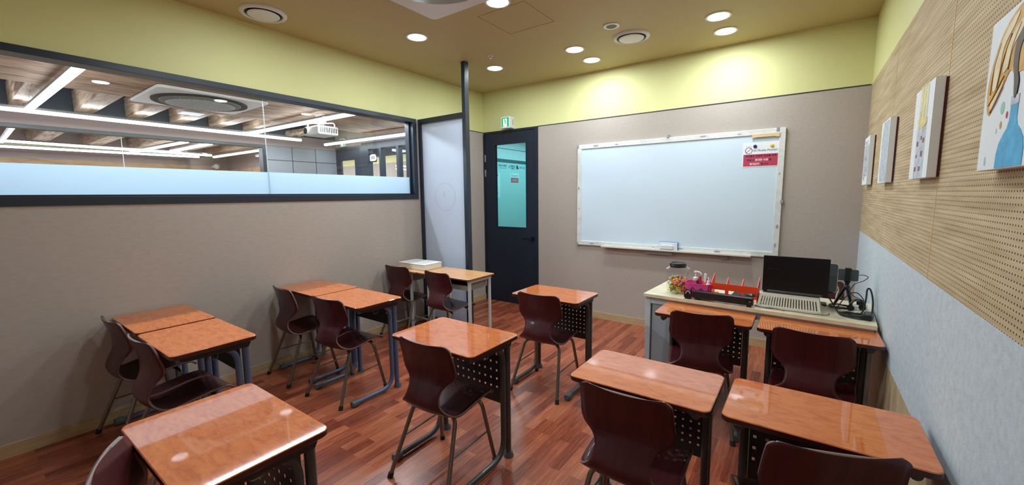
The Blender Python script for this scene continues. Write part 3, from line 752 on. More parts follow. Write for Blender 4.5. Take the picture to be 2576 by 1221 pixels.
def make_desk(label, w_, d_, frame='grey_frame', hz=.745, grid='coarse', cap='foot_grey', inset=.055):
    """origin: centre of the desk on the floor; student side is -y"""
    t = thing('student_desk', label, 'desk')
    bm = NB(); rbox(bm, -w_/2, w_/2, -d_/2, d_/2, hz-.024, hz, .032, 0, 1, tb=.003)
    for f_ in bm.faces:
        if f_.calc_center_median().z > hz-.004 and f_.normal.z > -2: f_.material_index = 0
    link('tabletop', bm, ['desk_laminate', 'desk_edge'], t, True)
    for sx in (-1, 1):
        xa = sx*(w_/2-.038); bm = NB()
        poly(bm, [(-d_/2+.035, hz-.024), (-d_/2+.05, hz-.050), (-d_/2+.09, hz-.058), (d_/2-.04, hz-.066), (d_/2-.02, hz-.024)], .004, plane='YZ', at=xa+.002)
        poly(bm, [(-d_/2+.035, hz-.028), (-d_/2+.035, hz-.024), (d_/2-.02, hz-.024), (d_/2-.02, hz-.028)], .045, plane='YZ', at=xa+(.002 if sx > 0 else .043))
        link('side_bracket', bm, 'book_tray', t)
    bm = NB(); box(bm, -w_/2+.06, w_/2-.06, d_/2-.085, d_/2-.07, hz-.05, hz-.024); link('cross_rail', bm, 'book_tray', t)
    lx = w_/2-inset
    for s in (-1, 1):
        bm = NB(); yb = d_/2-.095
        p = fillet([(s*lx, -d_/2+.035, hz-.042), (s*lx, yb, hz-.042), (s*lx, yb, .026), (s*lx, -d_/2-.02, .026)], .115, 10)
        tube(bm, p, .0165, 12); sf = link('side_frame', bm, frame, t, True)
        bm = NB(); rbox(bm, s*lx-.023, s*lx+.023, -d_/2-.055, -d_/2+.0, .0, .048, .02, ax='Y', tb=.004); link('foot_cap', bm, cap, sf, True)
        bm = NB(); yp = d_/2-.052
        tube(bm, [(s*lx, yp, .012), (s*lx, yp, hz-.024)], .0185, 12); lg = link('leg', bm, frame, t, True)
        bm = NB(); lathe(bm, [(.030, 0), (.030, .008), (.024, .024), (.0235, .034)], 20, cx=s*lx, cy=yp+.004); link('foot_cap', bm, cap, lg, True)
    bm = perf_panel(2*(lx-.02), .33, hz-.03, 10, 5, .625, .05, .0125, .044) if grid == 'coarse' else perf_panel(2*(lx-.02), .52, hz-.03, 2, 2, .66, .05, .012, 2*(lx-.02)-.09) if grid == 'short' else perf_panel(2*(lx-.02), .36, hz-.03, 13, 8, .655, .034, .0095, .034)
    mp = link('modesty_panel', bm, 'panel_dark', t, loc=(0, d_/2-.075, 0))
    for s in (-1, 1):
        bm = NB(); p = fillet([(s*(lx-.03), -.02, hz-.03), (s*(lx-.03), -.02, hz-.10), (s*(lx-.03), .025, hz-.10), (s*(lx-.03), .025, hz-.08)], .015, 4)
        tube(bm, p, .003, 6); link('bag_hook', bm, 'steel_tube', t, True)
    return t

def place(src, x, y, rz, label, name_group=None):
    o = dup(src, (x, y, 0), R(rz), label, name_group); return o

def kill(o):
    for c in list(o.children): kill(c)
    bpy.data.objects.remove(o)

gp = 'orange wood student desks'
dk = make_desk('x', .625, .425)
dkr = make_desk('x', .582, .38, hz=.735)
dkq = make_desk('x', .582, .38, grid='fine', hz=.735)
dkf = make_desk('x', .60, .40, grid='fine')
dkb = make_desk('x', .61, .41, frame='blue_frame', grid='short')
def put(src, x0, x1, y0, y1, label, rz=0):
    o = dup(src, ((x0+x1)/2, (y0+y1)/2, 0), R(rz), label); o['group'] = gp; return o
put(dk, 1.91, 2.52, -4.37, -3.945, 'single desk at the bottom left, bright ceiling glare on its orange top')
put(dkb, .015, .62, -4.05, -3.645, 'blue-legged desk against the left wall in the nearer pair')
put(dkb, .63, 1.285, -4.055, -3.65, 'blue-legged desk on the aisle side of the nearer wall pair')
put(dkb, .02, .63, -2.96, -2.56, 'blue-legged desk against the left wall in the farther pair')
put(dkb, .645, 1.265, -2.99, -2.575, 'blue-legged desk on the aisle side of the farther wall pair')
put(dk, 1.90, 2.535, -3.21, -2.785, 'grey-legged single desk in the centre of the room')
put(dkf, 1.90, 2.515, -2.01, -1.61, 'single desk standing closest to the navy door')
put(dkq, 2.996, 3.592, -3.095, -2.702, 'desk left of the gap in the near right hand pair')
put(dkr, 3.612, 4.208, -3.075, -2.692, 'desk pushed against the felt wall at the bottom right')
put(dkq, 3.018, 3.612, -1.885, -1.495, 'desk in front of the left half of the teacher desk')
put(dkr, 3.628, 4.218, -1.872, -1.495, 'desk reflecting the slotted basket, in front of the right half of the teacher desk')
for o in (dk, dkf, dkb, dkr, dkq): kill(o)

# old light wood desks by the screen
def old_desk(label, x0, x1, y0, y1, hz=.745, il=.035, ir=.035):
    w_, d_ = x1-x0, y1-y0
    t = thing('old_wooden_desk', label, 'desk', ((x0+x1)/2, (y0+y1)/2, 0), 0, 'light wood desks by the screen')
    bm = NB(); rbox(bm, -w_/2, w_/2, -d_/2, d_/2, hz-.018, hz, .02, 0, 1, tb=.003)
    for f_ in bm.faces:
        if f_.calc_center_median().z > hz-.004: f_.material_index = 0
    link('tabletop', bm, ['desk_light', 'desk_edge_light'], t, True)
    xl_, x1_, y1_ = w_/2-il-.015, w_/2-ir-.015, d_/2-.045
    bm = NB(); box(bm, -xl_, x1_, -y1_+.0, y1_, hz-.125, hz-.119); box(bm, -xl_, x1_, y1_-.005, y1_, hz-.119, hz-.018)
    box(bm, -xl_, -xl_+.005, -y1_, y1_, hz-.119, hz-.018); box(bm, x1_-.005, x1_, -y1_, y1_, hz-.119, hz-.018); box(bm, -xl_, x1_, -y1_, -y1_+.004, hz-.119, hz-.075)
    link('book_tray', bm, 'old_tray', t)
    for sx in (-1, 1):
        bm = NB(); X = w_/2-ir if sx > 0 else -w_/2+il
        box(bm, X-.012, X+.012, -d_/2+.03, d_/2-.03, hz-.046, hz-.018); link('top_rail', bm, 'white_tube', t)
        for sy in (-1, 1):
            bm = NB(); tube(bm, [(X, sy*(d_/2-.05), .012), (X, sy*(d_/2-.05), hz-.04)], .015, 12, ell=(1, 1.25)); lg = link('leg', bm, 'white_tube', t, True)
            bm = NB(); tube(bm, [(X, sy*(d_/2-.05), 0), (X, sy*(d_/2-.05), .014)], .018, 12, ell=(1, 1.25)); link('foot_cap', bm, 'rubber_black', lg, True)
        bm = NB(); tube(bm, [(X, -d_/2+.05, .10), (X, d_/2-.05, .10)], .011, 10); link('side_stretcher', bm, 'white_tube', t, True)
        bm = NB(); tube(bm, fillet([(X+sx*.004, .10, hz-.05), (X+sx*.004, .10, hz-.11), (X-sx*.02, .07, hz-.125), (X-sx*.03, .05, hz-.10)], .02, 4), .003, 6); link('bag_hook', bm, 'white_tube', t, True)
    bm = NB(); tube(bm, [(-w_/2+il, d_/2-.05, .10), (w_/2-ir, d_/2-.05, .10)], .011, 10); link('rear_stretcher', bm, 'white_tube', t, True)
    return t
old_desk('light wood desk with white legs against the left wall, under the white box', .03, .532, -1.805, -1.40, ir=.135)
old_desk('light wood desk with white legs nearest the navy door', .538, 1.265, -1.80, -1.395, il=.125)

# ================================================================== CHAIRS
def chair_shell():
    P = [(.235, .398), (.222, .412), (.19, .422), (.12, .424), (.04, .414), (-.04, .404), (-.095, .404), (-.132, .414), (-.156, .436), (-.163, .465), (-.154, .50), (-.138, .54), (-.124, .57), (-.117, .60), (-.117, .635), (-.126, .68), (-.142, .735), (-.160, .79)]
    HW = [.160, .190, .199, .200, .200, .198, .193, .178, .152, .124, .112, .116, .138, .172, .188, .187, .184, .181]
    pts = [Vector((p[0], p[1], w)) for p, w in zip(P, HW)]; fine = []
    for i in range(len(pts)-1):
        p0, p1, p2, p3 = pts[max(i-1, 0)], pts[i], pts[i+1], pts[min(i+2, len(pts)-1)]
        for s in range(4):
            u = s/4; fine.append(.5*((2*p1)+(-p0+p2)*u+(2*p0-5*p1+4*p2-p3)*u*u+(-p0+3*p1-3*p2+p3)*u**3))
    fine.append(pts[-1])
    # round the two top corners: last bit of arc length
    arc = [0]
    for a, b_ in zip(fine[:-1], fine[1:]): arc.append(arc[-1]+math.hypot(a.x-b_.x, a.y-b_.y))
    Lt = arc[-1]; r = .028
    bm = NB(); N = 16; rows = []
    # add dense rows near the top
    samples = [i for i in range(len(fine))]
    ext = []
    for i in samples: ext.append((arc[i], fine[i]))
    last, prev = fine[-1], fine[-2]
    extra = []
    for k in range(1, 6):
        s = Lt-r*(1-math.sin(R(90*k/6)))
        for j in range(len(arc)-1):
            if arc[j] <= s <= arc[j+1]:
                u = (s-arc[j])/(arc[j+1]-arc[j]); extra.append((s, fine[j].lerp(fine[j+1], u)))
    ext = sorted([e for e in ext if e[0] < Lt-r*.97 or e[0] == Lt]+extra, key=lambda e: e[0])
    for s, q in ext:
        hw = q.z; d = Lt-s
        if d < r: hw -= r-math.sqrt(max(0, r*r-(r-d)**2))
        seat = max(0, min(1, (q.x+.11)/.10)) if q.y < .46 else 0
        back = max(0, min(1, (q.y-.50)/.14))
        mid = 1-max(seat, back)
        row = []
        for k in range(N+1):
            u = -1+2*k/N; c = u*u
            row.append(bm.verts.new((hw*u, q.x+back*.024*c+mid*.010*c+seat*0.0, q.y+seat*.016*c*c*(1 if q.x < .19 else max(0, 1-(q.x-.19)/.04))+mid*.010*c)))
        rows.append(row)
    for a, b_ in zip(rows[:-1], rows[1:]):
        for k in range(N): bm.faces.new((a[k], a[k+1], b_[k+1], b_[k]))
    return bm

def make_chair():
    t = thing('school_chair', 'x', 'chair')
    bm = chair_shell(); bmesh.ops.recalc_face_normals(bm, faces=bm.faces)
    sh = link('seat_shell', bm, ['chair_ply', 'chair_edge'], t, True)
    md = sh.modifiers.new('thickness', 'SOLIDIFY'); md.thickness = .011; md.offset = 0; md.material_offset_rim = 1; md.use_even_offset = False
    for p in sh.data.polygons: p.use_smooth = True
    for s in (-1, 1):
        bm = NB(); tube(bm, fillet([(0, -.055, .390), (s*.15, -.062, .392), (s*.205, -.213, .012)], .055, 8), .0115, 10); lg = link('leg', bm, 'steel_tube', t, True)
        bm = NB(); tube(bm, [(s*.203, -.208, .026), (s*.207, -.217, .0)], .0155, 12); link('rubber_foot', bm, 'rubber_black', lg, True)
        bm = NB(); tube(bm, fillet([(0, .125, .398), (s*.165, .135, .396), (s*.205, .205, .012)], .055, 8), .0115, 10); lg = link('leg', bm, 'steel_tube', t, True)
        bm = NB(); tube(bm, [(s*.2035, .203, .026), (s*.2065, .2075, .0)], .0155, 12); link('rubber_foot', bm, 'rubber_black', lg, True)
        bm = NB(); tube(bm, [(s*.185, -.138, .205), (s*.188, .17, .205)], .005, 8); link('stretcher', bm, 'steel_tube', t, True)
    bm = NB(); box(bm, -.02, .02, -.055, .135, .388, .400, 0, .003); link('seat_bracket', bm, 'steel_tube', t)
    return t
ch0 = make_chair()
chairs = [
 (2.29, -4.33, -22, 'chair at the bottom left corner, red inner back curling beside the glaring desk'),
 (.290, -3.967, 3, 'chair against the left wall at the nearer blue-legged pair of desks'),
 (.915, -3.966, 3, 'chair with its long dark seat showing at the nearer blue-legged pair'),
 (.300, -2.920, -4, 'scratched chair against the left wall at the farther blue-legged pair'),
 (.940, -2.907, 4.5, 'chair on the aisle side of the farther blue-legged pair'),
 (.246, -1.700, 2.5, 'chair at the light wood desk, in front of the white box'),
 (.885, -1.712, -3.6, 'chair at the light wood desk, nearest the translucent screen'),
 (2.245, -3.135, 2.5, 'chair at the single desk in the centre of the room'),
 (2.200, -1.935, 2.5, 'chair at the single desk standing closest to the navy door'),
 (3.299, -3.072, .6, 'large dark chair back at the near desk left of the gap, bottom right'),
 (3.901, -3.073, 19, 'chair cut by the bottom right edge, turned towards the felt wall'),
 (3.311, -1.797, 10, 'chair in front of the soundbar side of the teacher desk'),
 (3.910, -1.853, -4, 'chair in front of the laptop, beside the felt wall'),
 (3.95, -.45, 180, 'chair standing behind the teacher desk by the far right corner'),
]
for i, (x, y, rz, lb) in enumerate(chairs):
    o = ch0 if i == 0 else dup(ch0)
    o.location = (x, y, 0); o.rotation_euler = (0, 0, R(rz)); o['label'] = lb; o['group'] = 'dark maroon plywood school chairs'

# ================================================================== TEACHER DESK
TZ = .775
td = thing('teacher_desk', 'long cream topped teacher desk with pale metal legs under the whiteboard', 'desk', (2.845, -1.545, 0), R(-3.0))
bm = NB(); box(bm, 0, 1.362, 0, .615, TZ-.025, TZ, 1, .002)
for f_ in bm.faces:
    if f_.calc_center_median().z > TZ-.001: f_.material_index = 0
link('tabletop', bm, ['teacher_top', 'teacher_edge'], td)
for x in (.012, 1.31):
    for y in (.02, .555):
        bm = NB(); box(bm, x, x+.04, y, y+.04, .012, TZ-.025, 0, .004); lg = link('leg', bm, 'teacher_frame', td)
        bm = NB(); box(bm, x+.004, x+.036, y+.004, y+.036, 0, .012); link('foot_cap', bm, 'rubber_black', lg)
bm = NB(); box(bm, .052, 1.31, .022, .05, TZ-.075, TZ-.025); box(bm, .052, 1.31, .56, .59, TZ-.075, TZ-.025); box(bm, .014, .05, .06, .555, TZ-.075, TZ-.025); link('apron_rail', bm, 'teacher_frame', td)
bm = NB(); box(bm, .024, .032, .06, .555, .12, TZ-.075); link('side_panel', bm, 'teacher_panel', td)
bm = NB(); box(bm, .06, .42, .03, .55, .12, TZ-.075, 0, .003); pd = link('drawer_pedestal', bm, 'teacher_panel', td)

# candy jar
t = thing('sweet_jar', 'tall clear plastic jar with black lid, half full of wrapped sweets', 'jar', (3.055, -1.385, TZ))
bm = NB(); lathe(bm, [(.060, .002), (.074, .008), (.076, .05), (.074, .09), (.0765, .10), (.074, .11), (.0765, .12), (.074, .135), (.076, .165), (.070, .18), (.054, .197), (.052, .206)], 40, sq=1.2, cap=False); link('jar_wall', bm, 'jar_plastic', t, True)
bm = NB(); lathe(bm, [(.055, .202), (.060, .204), (.061, .214), (.059, .217), (.0595, .228), (.056, .234), (.048, .236), (.046, .232), (.001, .232)], 40); link('lid', bm, 'black_plastic', t, True)
bm = NB(); tube(bm, [(.05, .03, .205), (.072, .05, .185)], .006, 8); tube(bm, [(-.05, -.03, .205), (-.072, -.04, .186)], .006, 8); link('handle_lug', bm, 'white_plastic', t, True)
bm = NB()
for k in range(330):
    a, rr, z = random.uniform(0, 2*PI), .062*math.sqrt(random.uniform(.25, 1)), random.uniform(.014, .118)
    mt = Matrix.Translation((rr*math.cos(a), rr*math.sin(a), z+(.012 if rr < .035 else 0))) @ Matrix.Rotation(random.uniform(0, 6), 4, 'Z') @ Matrix.Rotation(random.uniform(-1, 1), 4, 'X') @ Matrix.Rotation(random.uniform(-1, 1), 4, 'Y')
    b2 = NB(); box(b2, -.011, .011, -.006, .006, -.004, .004)
    for v in b2.verts: v.co = mt @ v.co
    me = bpy.data.meshes.new('tmp'); b2.to_mesh(me); b2.free(); bm.from_mesh(me); bpy.data.meshes.remove(me)
sw = link('wrapped_sweets', bm, 'sweet_wrappers', None); sw.location = (3.055, -1.385, TZ)
tag(sw, 'heap of small colourful wrapped sweets inside the clear jar', 'sweets', kind='stuff')

# pink basket
t = thing('pink_basket', 'pink plastic basket with two drawn closed eyes, holding pens and bottles', 'basket', (3.222, -1.435, TZ), R(-3))
bm = NB(); w0, w1, d0, d1, hh = .074, .088, .055, .066, .108
def frus(bm, w0, d0, w1, d1, z0, z1, mi=0):
    a = [bm.verts.new((x*w0, y*d0, z0)) for x, y in ((-1, -1), (1, -1), (1, 1), (-1, 1))]; b_ = [bm.verts.new((x*w1, y*d1, z1)) for x, y in ((-1, -1), (1, -1), (1, 1), (-1, 1))]
    return a, b_
a, b_ = frus(bm, w0, d0, w1, d1, 0, hh); c, d = frus(bm, w0-.003, d0-.003, w1-.003, d1-.003, .003, hh)
for k in range(4):
    n = (k+1) % 4
    bm.faces.new((a[k], a[n], b_[n], b_[k])); bm.faces.new((c[n], c[k], d[k], d[n])); bm.faces.new((b_[k], b_[n], d[n], d[k]))
bm.faces.new(a[::-1]); bm.faces.new(c)
es = [e for e in bm.edges if abs(e.verts[0].co.z-e.verts[1].co.z) > .05]
bmesh.ops.bevel(bm, geom=es, offset=.012, segments=4, affect='EDGES')
link('basket_body', bm, 'pink_plastic', t, True)
bm = NB(); ring(bm, 0, 0, 1, .96, .004, plane='XY', at=0, n=40)
for v in bm.verts:
    x, y = v.co.x, v.co.y; q = (abs(x)**6+abs(y)**6)**(-1/6)*math.hypot(x, y); v.co.x *= q*.091; v.co.y *= q*.069; v.co.z += hh-.002
link('basket_rim', bm, 'pink_plastic', t, True)
bm = NB()
for cx in (-.030, .028):
    for s in (-1, 1): tube(bm, [(cx, -.0655, .080), (cx+s*.013, -.064, .066)], .0017, 6)
link('drawn_eyes', bm, 'ink', t)
# things in the basket
t = thing('pump_bottle', 'clear bottle with white pump head in the pink basket', 'bottle', (3.195, -1.435, TZ+.004))
bm = NB(); lathe(bm, [(.022, 0), (.024, .01), (.024, .095), (.016, .118), (.014, .122)], 24); link('bottle_body', bm, 'jar_plastic', t, True)
bm = NB(); lathe(bm, [(.017, .12), (.018, .138), (.011, .142), (.006, .146), (.005, .172), (.010, .174), (.013, .18), (.012, .188), (.001, .190)], 20); tube(bm, fillet([(0, 0, .184), (.03, -.012, .184), (.042, -.016, .168)], .012), .0048, 8); link('pump_head', bm, 'white_plastic', t, True)
def marker(label, x, y, body, capm, hgt, tilt=(0, 0)):
    t = thing('marker_pen', label, 'pen', (x, y, TZ+.006), 0, 'pens in the pink basket'); t.rotation_euler = (R(tilt[0]), R(tilt[1]), 0)
    bm = NB(); lathe(bm, [(.0085, 0), (.009, .004), (.009, hgt*.62), (.0075, hgt*.64)], 14); link('pen_barrel', bm, body, t, True)
    bm = NB(); lathe(bm, [(.0095, hgt*.64), (.0095, hgt*.97), (.008, hgt)], 14); link('pen_cap', bm, capm, t, True)
marker('red capped marker leaning in the pink basket', 3.235, -1.44, 'black_plastic', 'red_plastic', .152, (0, -3))
marker('white capped marker standing tallest in the pink basket', 3.255, -1.43, 'orange_plastic', 'white_plastic', .172, (0, 2))
marker('dark pen behind the red marker in the pink basket', 3.215, -1.415, 'white_plastic', 'black_plastic', .135, (3, -5))
marker('short red marker at the right of the pink basket', 3.270, -1.415, 'white_plastic', 'red_plastic', .135, (0, 2))
t = thing('glue_bottle', 'small white glue bottle with pointed nozzle in the pink basket', 'bottle', (3.285, -1.45, TZ+.004))
bm = NB(); lathe(bm, [(.014, 0), (.015, .006), (.015, .10), (.010, .112)], 20); link('bottle_body', bm, 'white_plastic', t, True)
bm = NB(); lathe(bm, [(.0105, .112), (.010, .124), (.0055, .128), (.0025, .150), (.001, .152)], 16); link('nozzle', bm, 'white_plastic', t, True)

# black cat-eared gadget with white C
t = thing('cat_eared_gadget', 'small black gadget with two ears and a white C-shaped dial, beside the pink basket', 'gadget', (3.168, -1.533, TZ), R(-3))
bm = NB(); rbox(bm, -.026, .026, -.018, .018, .002, .066, .012, ax='Y', tb=.004)
for s in (-1, 1): lathe(bm, [(.008, .06), (.006, .070), (.001, .077)], 10, cx=s*.016)
link('gadget_body', bm, 'black_plastic', t, True)
bm = NB(); ring(bm, .002, .044, .0165, .0125, .0015, plane='XZ', at=-.018, a0=-10, a1=200, n=24); link('dial_arc', bm, 'white_plastic', t)
bm = NB(); lathe(bm, [(.006, .0), (.008, .005), (.005, .011), (.001, .012)], 14, cx=-.024, cy=-.016); link('white_foot', bm, 'white_plastic', t, True)

# soundbar
t = thing('soundbar', 'long low black soundbar along the front of the teacher desk', 'speaker', (3.393, -1.535, TZ), R(-3.2))
bm = NB(); rbox(bm, -.19, .19, -.022, .022, .010, .066, .010, ax='X', tb=.004); link('speaker_body', bm, 'black_plastic', t, True)
bm = NB(); box(bm, -.178, .15, -.0235, -.0222, .018, .060); link('front_mesh', bm, 'black_matte', t)
bm = NB()
for x in (-.16, .165): box(bm, x-.014, x+.014, -.018, .018, 0, .010, 0, .002)
link('foot', bm, 'black_plastic', t)
bm = NB(); ring(bm, .172, .038, .006, .004, .001, plane='XZ', at=-.0222, n=18); link('control_knob', bm, 'grey_plastic', t)

# orange rack
t = thing('letter_rack', 'orange-red plastic letter rack with four upright dividers behind the soundbar', 'rack', (3.455, -1.425, TZ), R(-3.0))
for i, x in enumerate((-.145, -.052, .044, .143)):
    bm = NB(); hh = .178 if i in (0, 3) else .155
    poly(bm, [(-.045, 0), (.055, 0), (.055, .022), (-.028, .022), (-.028, .10-(0 if i in (0, 3) else .012)), (.055, hh-.008), (.055, hh), (.030, hh), (-.045, .10-(0 if i in (0, 3) else .012))] if False else
         [(-.045, 0), (-.032, 0), (-.032, .012), (.045, .012), (.045, 0), (.06, 0), (.06, hh), (.048, hh), (-.045, hh-.055)], .004, plane='YZ', at=x+.002)
    link('divider', bm, 'orange_red', t)
bm = NB(); box(bm, -.147, .147, -.049, -.045, .078, .124); link('front_bar', bm, 'orange_red', t)
bm = NB(); box(bm, -.147, .147, -.044, .058, .006, .009) if False else box(bm, -.147, .147, .056, .06, .012, .03); link('back_rail', bm, 'orange_red', t)

# mouse mat, mouse, orange knob
t = thing('mouse_mat', 'black mouse mat lying behind the orange rack', 'mat', (3.50, -1.20, TZ), R(-3))
bm = NB(); rbox(bm, -.085, .13, -.11, .12, 0, .003, .012); link('mat_sheet', bm, 'black_matte', t)
t = thing('computer_mouse', 'black computer mouse with a grey wheel on the mat', 'mouse', (3.54, -1.25, TZ+.0035), R(20))
bm = NB(); lathe(bm, [(.030, 0), (.034, .006), (.032, .02), (.022, .031), (.001, .035)], 24)
for v in bm.verts: v.co.y *= 1.6
link('mouse_shell', bm, 'black_plastic', t, True)
bm = NB(); tube(bm, [(-.004, -.03, .030), (.004, -.03, .030)], .007, 12); link('scroll_wheel', bm, 'grey_plastic', t, True)
bm = NB(); lathe(bm, [(.016, 0), (.019, .008), (.013, .017), (.001, .02)], 20); o = link('orange_trinket', bm, 'orange_plastic', None, True, (3.315, -1.27, TZ)); tag(o, 'small round orange thing lying behind the orange rack', 'trinket')

# slotted cream basket, upside down
t = thing('slotted_basket', 'upturned cream basket with vertical slots, under the laptop', 'basket', (3.776, -1.385, TZ), R(-1.5))
wb0, wt0, db0, dt0, hh = .176, .160, .115, .095, .088
bm = NB()
def wall_slots(axis, s, half_b, half_t, oth_b, oth_t, n):
    # columns from -1..1 across; z rows: 0, .16, .84, 1
    xs = [-1]
    for i in range(n):
        c = -0.93+1.86*(i+.5)/n; wdt = .93/n*.42*1
        xs += [c-wdt, c+wdt]
    xs.append(1); zs = [0, .18, .84, 1]
    for k, th in ((0, 0), (1, .003)):
        pass
    V = {}
    for k, th in ((0, 0), (1, .003)):
        for i, u in enumerate(xs):
            for j, v in enumerate(zs):
                A = (half_b*(1-v)+half_t*v)*u; B = s*((oth_b*(1-v)+oth_t*v)-th)
                V[k, i, j] = bm.verts.new((A, B, v*hh) if axis == 'x' else (B, A, v*hh))
    for i in range(len(xs)-1):
        for j in range(3):
            if i % 2 == 1 and j == 1:
                a = [(i, j), (i+1, j), (i+1, j+1), (i, j+1)]
                for q in range(4): p, r_ = a[q], a[(q+1) % 4]; bm.faces.new((V[(0,)+p], V[(0,)+r_], V[(1,)+r_], V[(1,)+p]))
            else:
                for k in (0, 1): bm.faces.new((V[k, i, j], V[k, i+1, j], V[k, i+1, j+1], V[k, i, j+1]))
for s in (-1, 1):
    wall_slots('x', s, wb0, wt0, db0, dt0, 21); wall_slots('y', s, db0, dt0, wb0, wt0, 9)
box(bm, -wt0, wt0, -dt0, dt0, hh-.003, hh)
link('basket_wall', bm, 'cream_plastic', t)
bm = NB(); ring(bm, 0, 0, 1, .90, .012, plane='XY', at=0, n=56)
for v in bm.verts:
    x, y = v.co.x, v.co.y; q = (abs(x)**8+abs(y)**8)**(-1/8)*math.hypot(x, y); v.co.x *= q*.186; v.co.y *= q*.126
link('basket_rim', bm, 'cream_plastic', t, True)

# laptop on it
lz = TZ+.0895
t = thing('laptop', 'open black laptop seen from behind its lid, on the slotted basket', 'laptop', (3.80, -1.418, lz), R(-1))
bm = NB(); rbox(bm, -.178, .178, 0, .235, .002, .016, .008, tb=.003); link('laptop_base', bm, 'laptop_shell', t, True)
ld = bpy.data.objects.new('laptop_lid', None)
bm = NB(); rbox(bm, -.180, .180, -.004, .003, .0, .246, .006, ax='Y', tb=.002); ld = link('laptop_lid', bm, 'laptop_shell', t, True); ld.location = (0, -.004, .010); ld.rotation_euler = (R(4), 0, 0)
bm = NB(); box(bm, -.170, .170, .0031, .0038, .012, .236); link('screen', bm, 'screen_black', ld)
text('SAMSUNG', .0155, 'laptop_word', 'lid_lettering', ld, face_my(-.120, -.0044, .158), bold=.01)
bm = NB(); tube(bm, [(-.150, -.006, .012), (.150, -.006, .012)], .0085, 14); link('hinge_bar', bm, 'laptop_hinge', t, True)

# tablet behind the laptop
t = thing('tablet', 'dark tablet with a pale edge peeping out right behind the laptop', 'tablet', (3.93, -1.32, TZ+.115), R(-4)); t.rotation_euler = (R(-8), 0, R(-4))
bm = NB(); rbox(bm, -.11, .095, -.004, .004, 0, .185, .014, ax='Y', tb=.001); link('tablet_body', bm, 'phone_grey', t, True)
bm = NB(); rbox(bm, -.112, .0975, .004, .007, -.002, .187, .014, ax='Y'); link('pale_rim', bm, 'white_plastic', t, True)
t = thing('tablet_stand', 'black stand holding the tablet behind the laptop', 'stand', (3.935, -1.235, TZ))
bm = NB(); box(bm, -.05, .05, -.015, .07, 0, .010, 0, .003); tube(bm, [(0, .03, .01), (0, .03, .11)], .01, 10); box(bm, -.06, .075, -.09, .035, .104, .114, 0, .003); link('stand_frame', bm, 'black_plastic', t)

# phone on tripod
t = thing('mini_tripod', 'small black tripod with a phone clamp beside the laptop', 'tripod', (4.085, -1.2, TZ))
for k, an in enumerate((R(-60), R(60), R(180))):
    bm = NB(); c, s = math.cos(an), math.sin(an)
    tube(bm, [(c*.008, s*.008, .135), (c*.030, s*.030, .08), (c*.062, s*.062, .004)], [.009, .0105, .007], 8, ell=(1, 1.3)); link('leg', bm, 'black_plastic', t, True)
bm = NB(); lathe(bm, [(.010, .115), (.017, .12), (.019, .135), (.014, .146), (.010, .150)], 20); lathe(bm, [(.001, .148), (.012, .152), (.014, .162), (.008, .172), (.001, .174)], 16); link('ball_head', bm, 'black_plastic', t, True)
bm = NB(); box(bm, -.014, .014, -.016, -.007, .168, .262, 0, .003); box(bm, -.017, .017, -.016, .010, .256, .264, 0, .002); box(bm, -.017, .017, -.016, .010, .170, .178, 0, .002); link('phone_clamp', bm, 'black_plastic', t)
t = thing('smartphone', 'grey smartphone held sideways in the clamp of the mini tripod', 'phone', (4.078, -1.2, TZ+.179))
bm = NB(); rbox(bm, -.058, .062, -.006, .003, 0, .076, .010, ax='Y', tb=.001); link('phone_body', bm, 'phone_grey', t, True)
bm = NB(); rbox(bm, -.054, -.040, -.0075, -.006, .045, .070, .004, ax='Y'); link('camera_bump', bm, 'black_plastic', t)

# cables and adapters
def cable(name, label, pts, r=.0028, m_='black_matte', cat='cable', fr_=.03, grp=None):
    bm = NB(); 
    P = [Vector(p) for p in pts]; out = []
    for i in range(len(P)-1):
        p0, p1, p2, p3 = P[max(i-1, 0)], P[i], P[i+1], P[min(i+2, len(P)-1)]
        for s in range(6):
            u = s/6; out.append(.5*((2*p1)+(-p0+p2)*u+(2*p0-5*p1+4*p2-p3)*u*u+(-p0+3*p1-3*p2+p3)*u**3))
    out.append(P[-1]); tube(bm, out, r, 7)
    o = link(name, bm, m_, None, True); tag(o, label, cat, grp); return o
z = TZ+.004
cable('phone_cable', 'thin black cable curving out of the right end of the phone', [(4.142, -1.2, TZ+.222), (4.165, -1.2, TZ+.224), (4.188, -1.2, TZ+.212), (4.165, -1.2, TZ+.185), (4.125, -1.2, TZ+.160), (4.105, -1.19, TZ+.11), (4.125, -1.18, TZ+.075), (4.165, -1.17, TZ+.055), (4.19, -1.16, TZ+.03)], .0022)
def coil(cx, cy, r, n, zz, rr, sq=.6):
    pts = []
    for k in range(n*10+1):
        t_ = 2*PI*k/10; pts.append((cx+(r+.008*math.sin(k*1.7))*math.cos(t_), cy+(r*sq+.006*math.cos(k*2.1))*math.sin(t_), zz+rr*(1+.9*math.sin(k*.8)**2*k/(n*4))))
    return pts
cable('cable_coil', 'thick coil of black cable lying at the right end of the teacher desk', coil(4.115, -1.43, .066, 5, TZ+.001, .004), .0042)
cable('cable_coil', 'second tangle of black cable behind the coil, under the tripod', coil(4.06, -1.26, .06, 4, TZ+.004, .005, .9), .003)
cable('black_cable', 'black cord looping upright against the felt wall', [(4.14, -1.40, z), (4.16, -1.38, TZ+.03), (4.172, -1.34, TZ+.10), (4.178, -1.30, TZ+.145), (4.19, -1.29, TZ+.155), (4.20, -1.31, TZ+.13), (4.205, -1.35, TZ+.08), (4.20, -1.40, TZ+.02)], .005)
cable('black_cable', 'thin cord arching over the white power strip', [(4.03, -1.36, TZ+.01), (4.06, -1.30, TZ+.06), (4.10, -1.24, TZ+.10), (4.14, -1.22, TZ+.105), (4.17, -1.25, TZ+.07), (4.165, -1.30, TZ+.04)], .003)
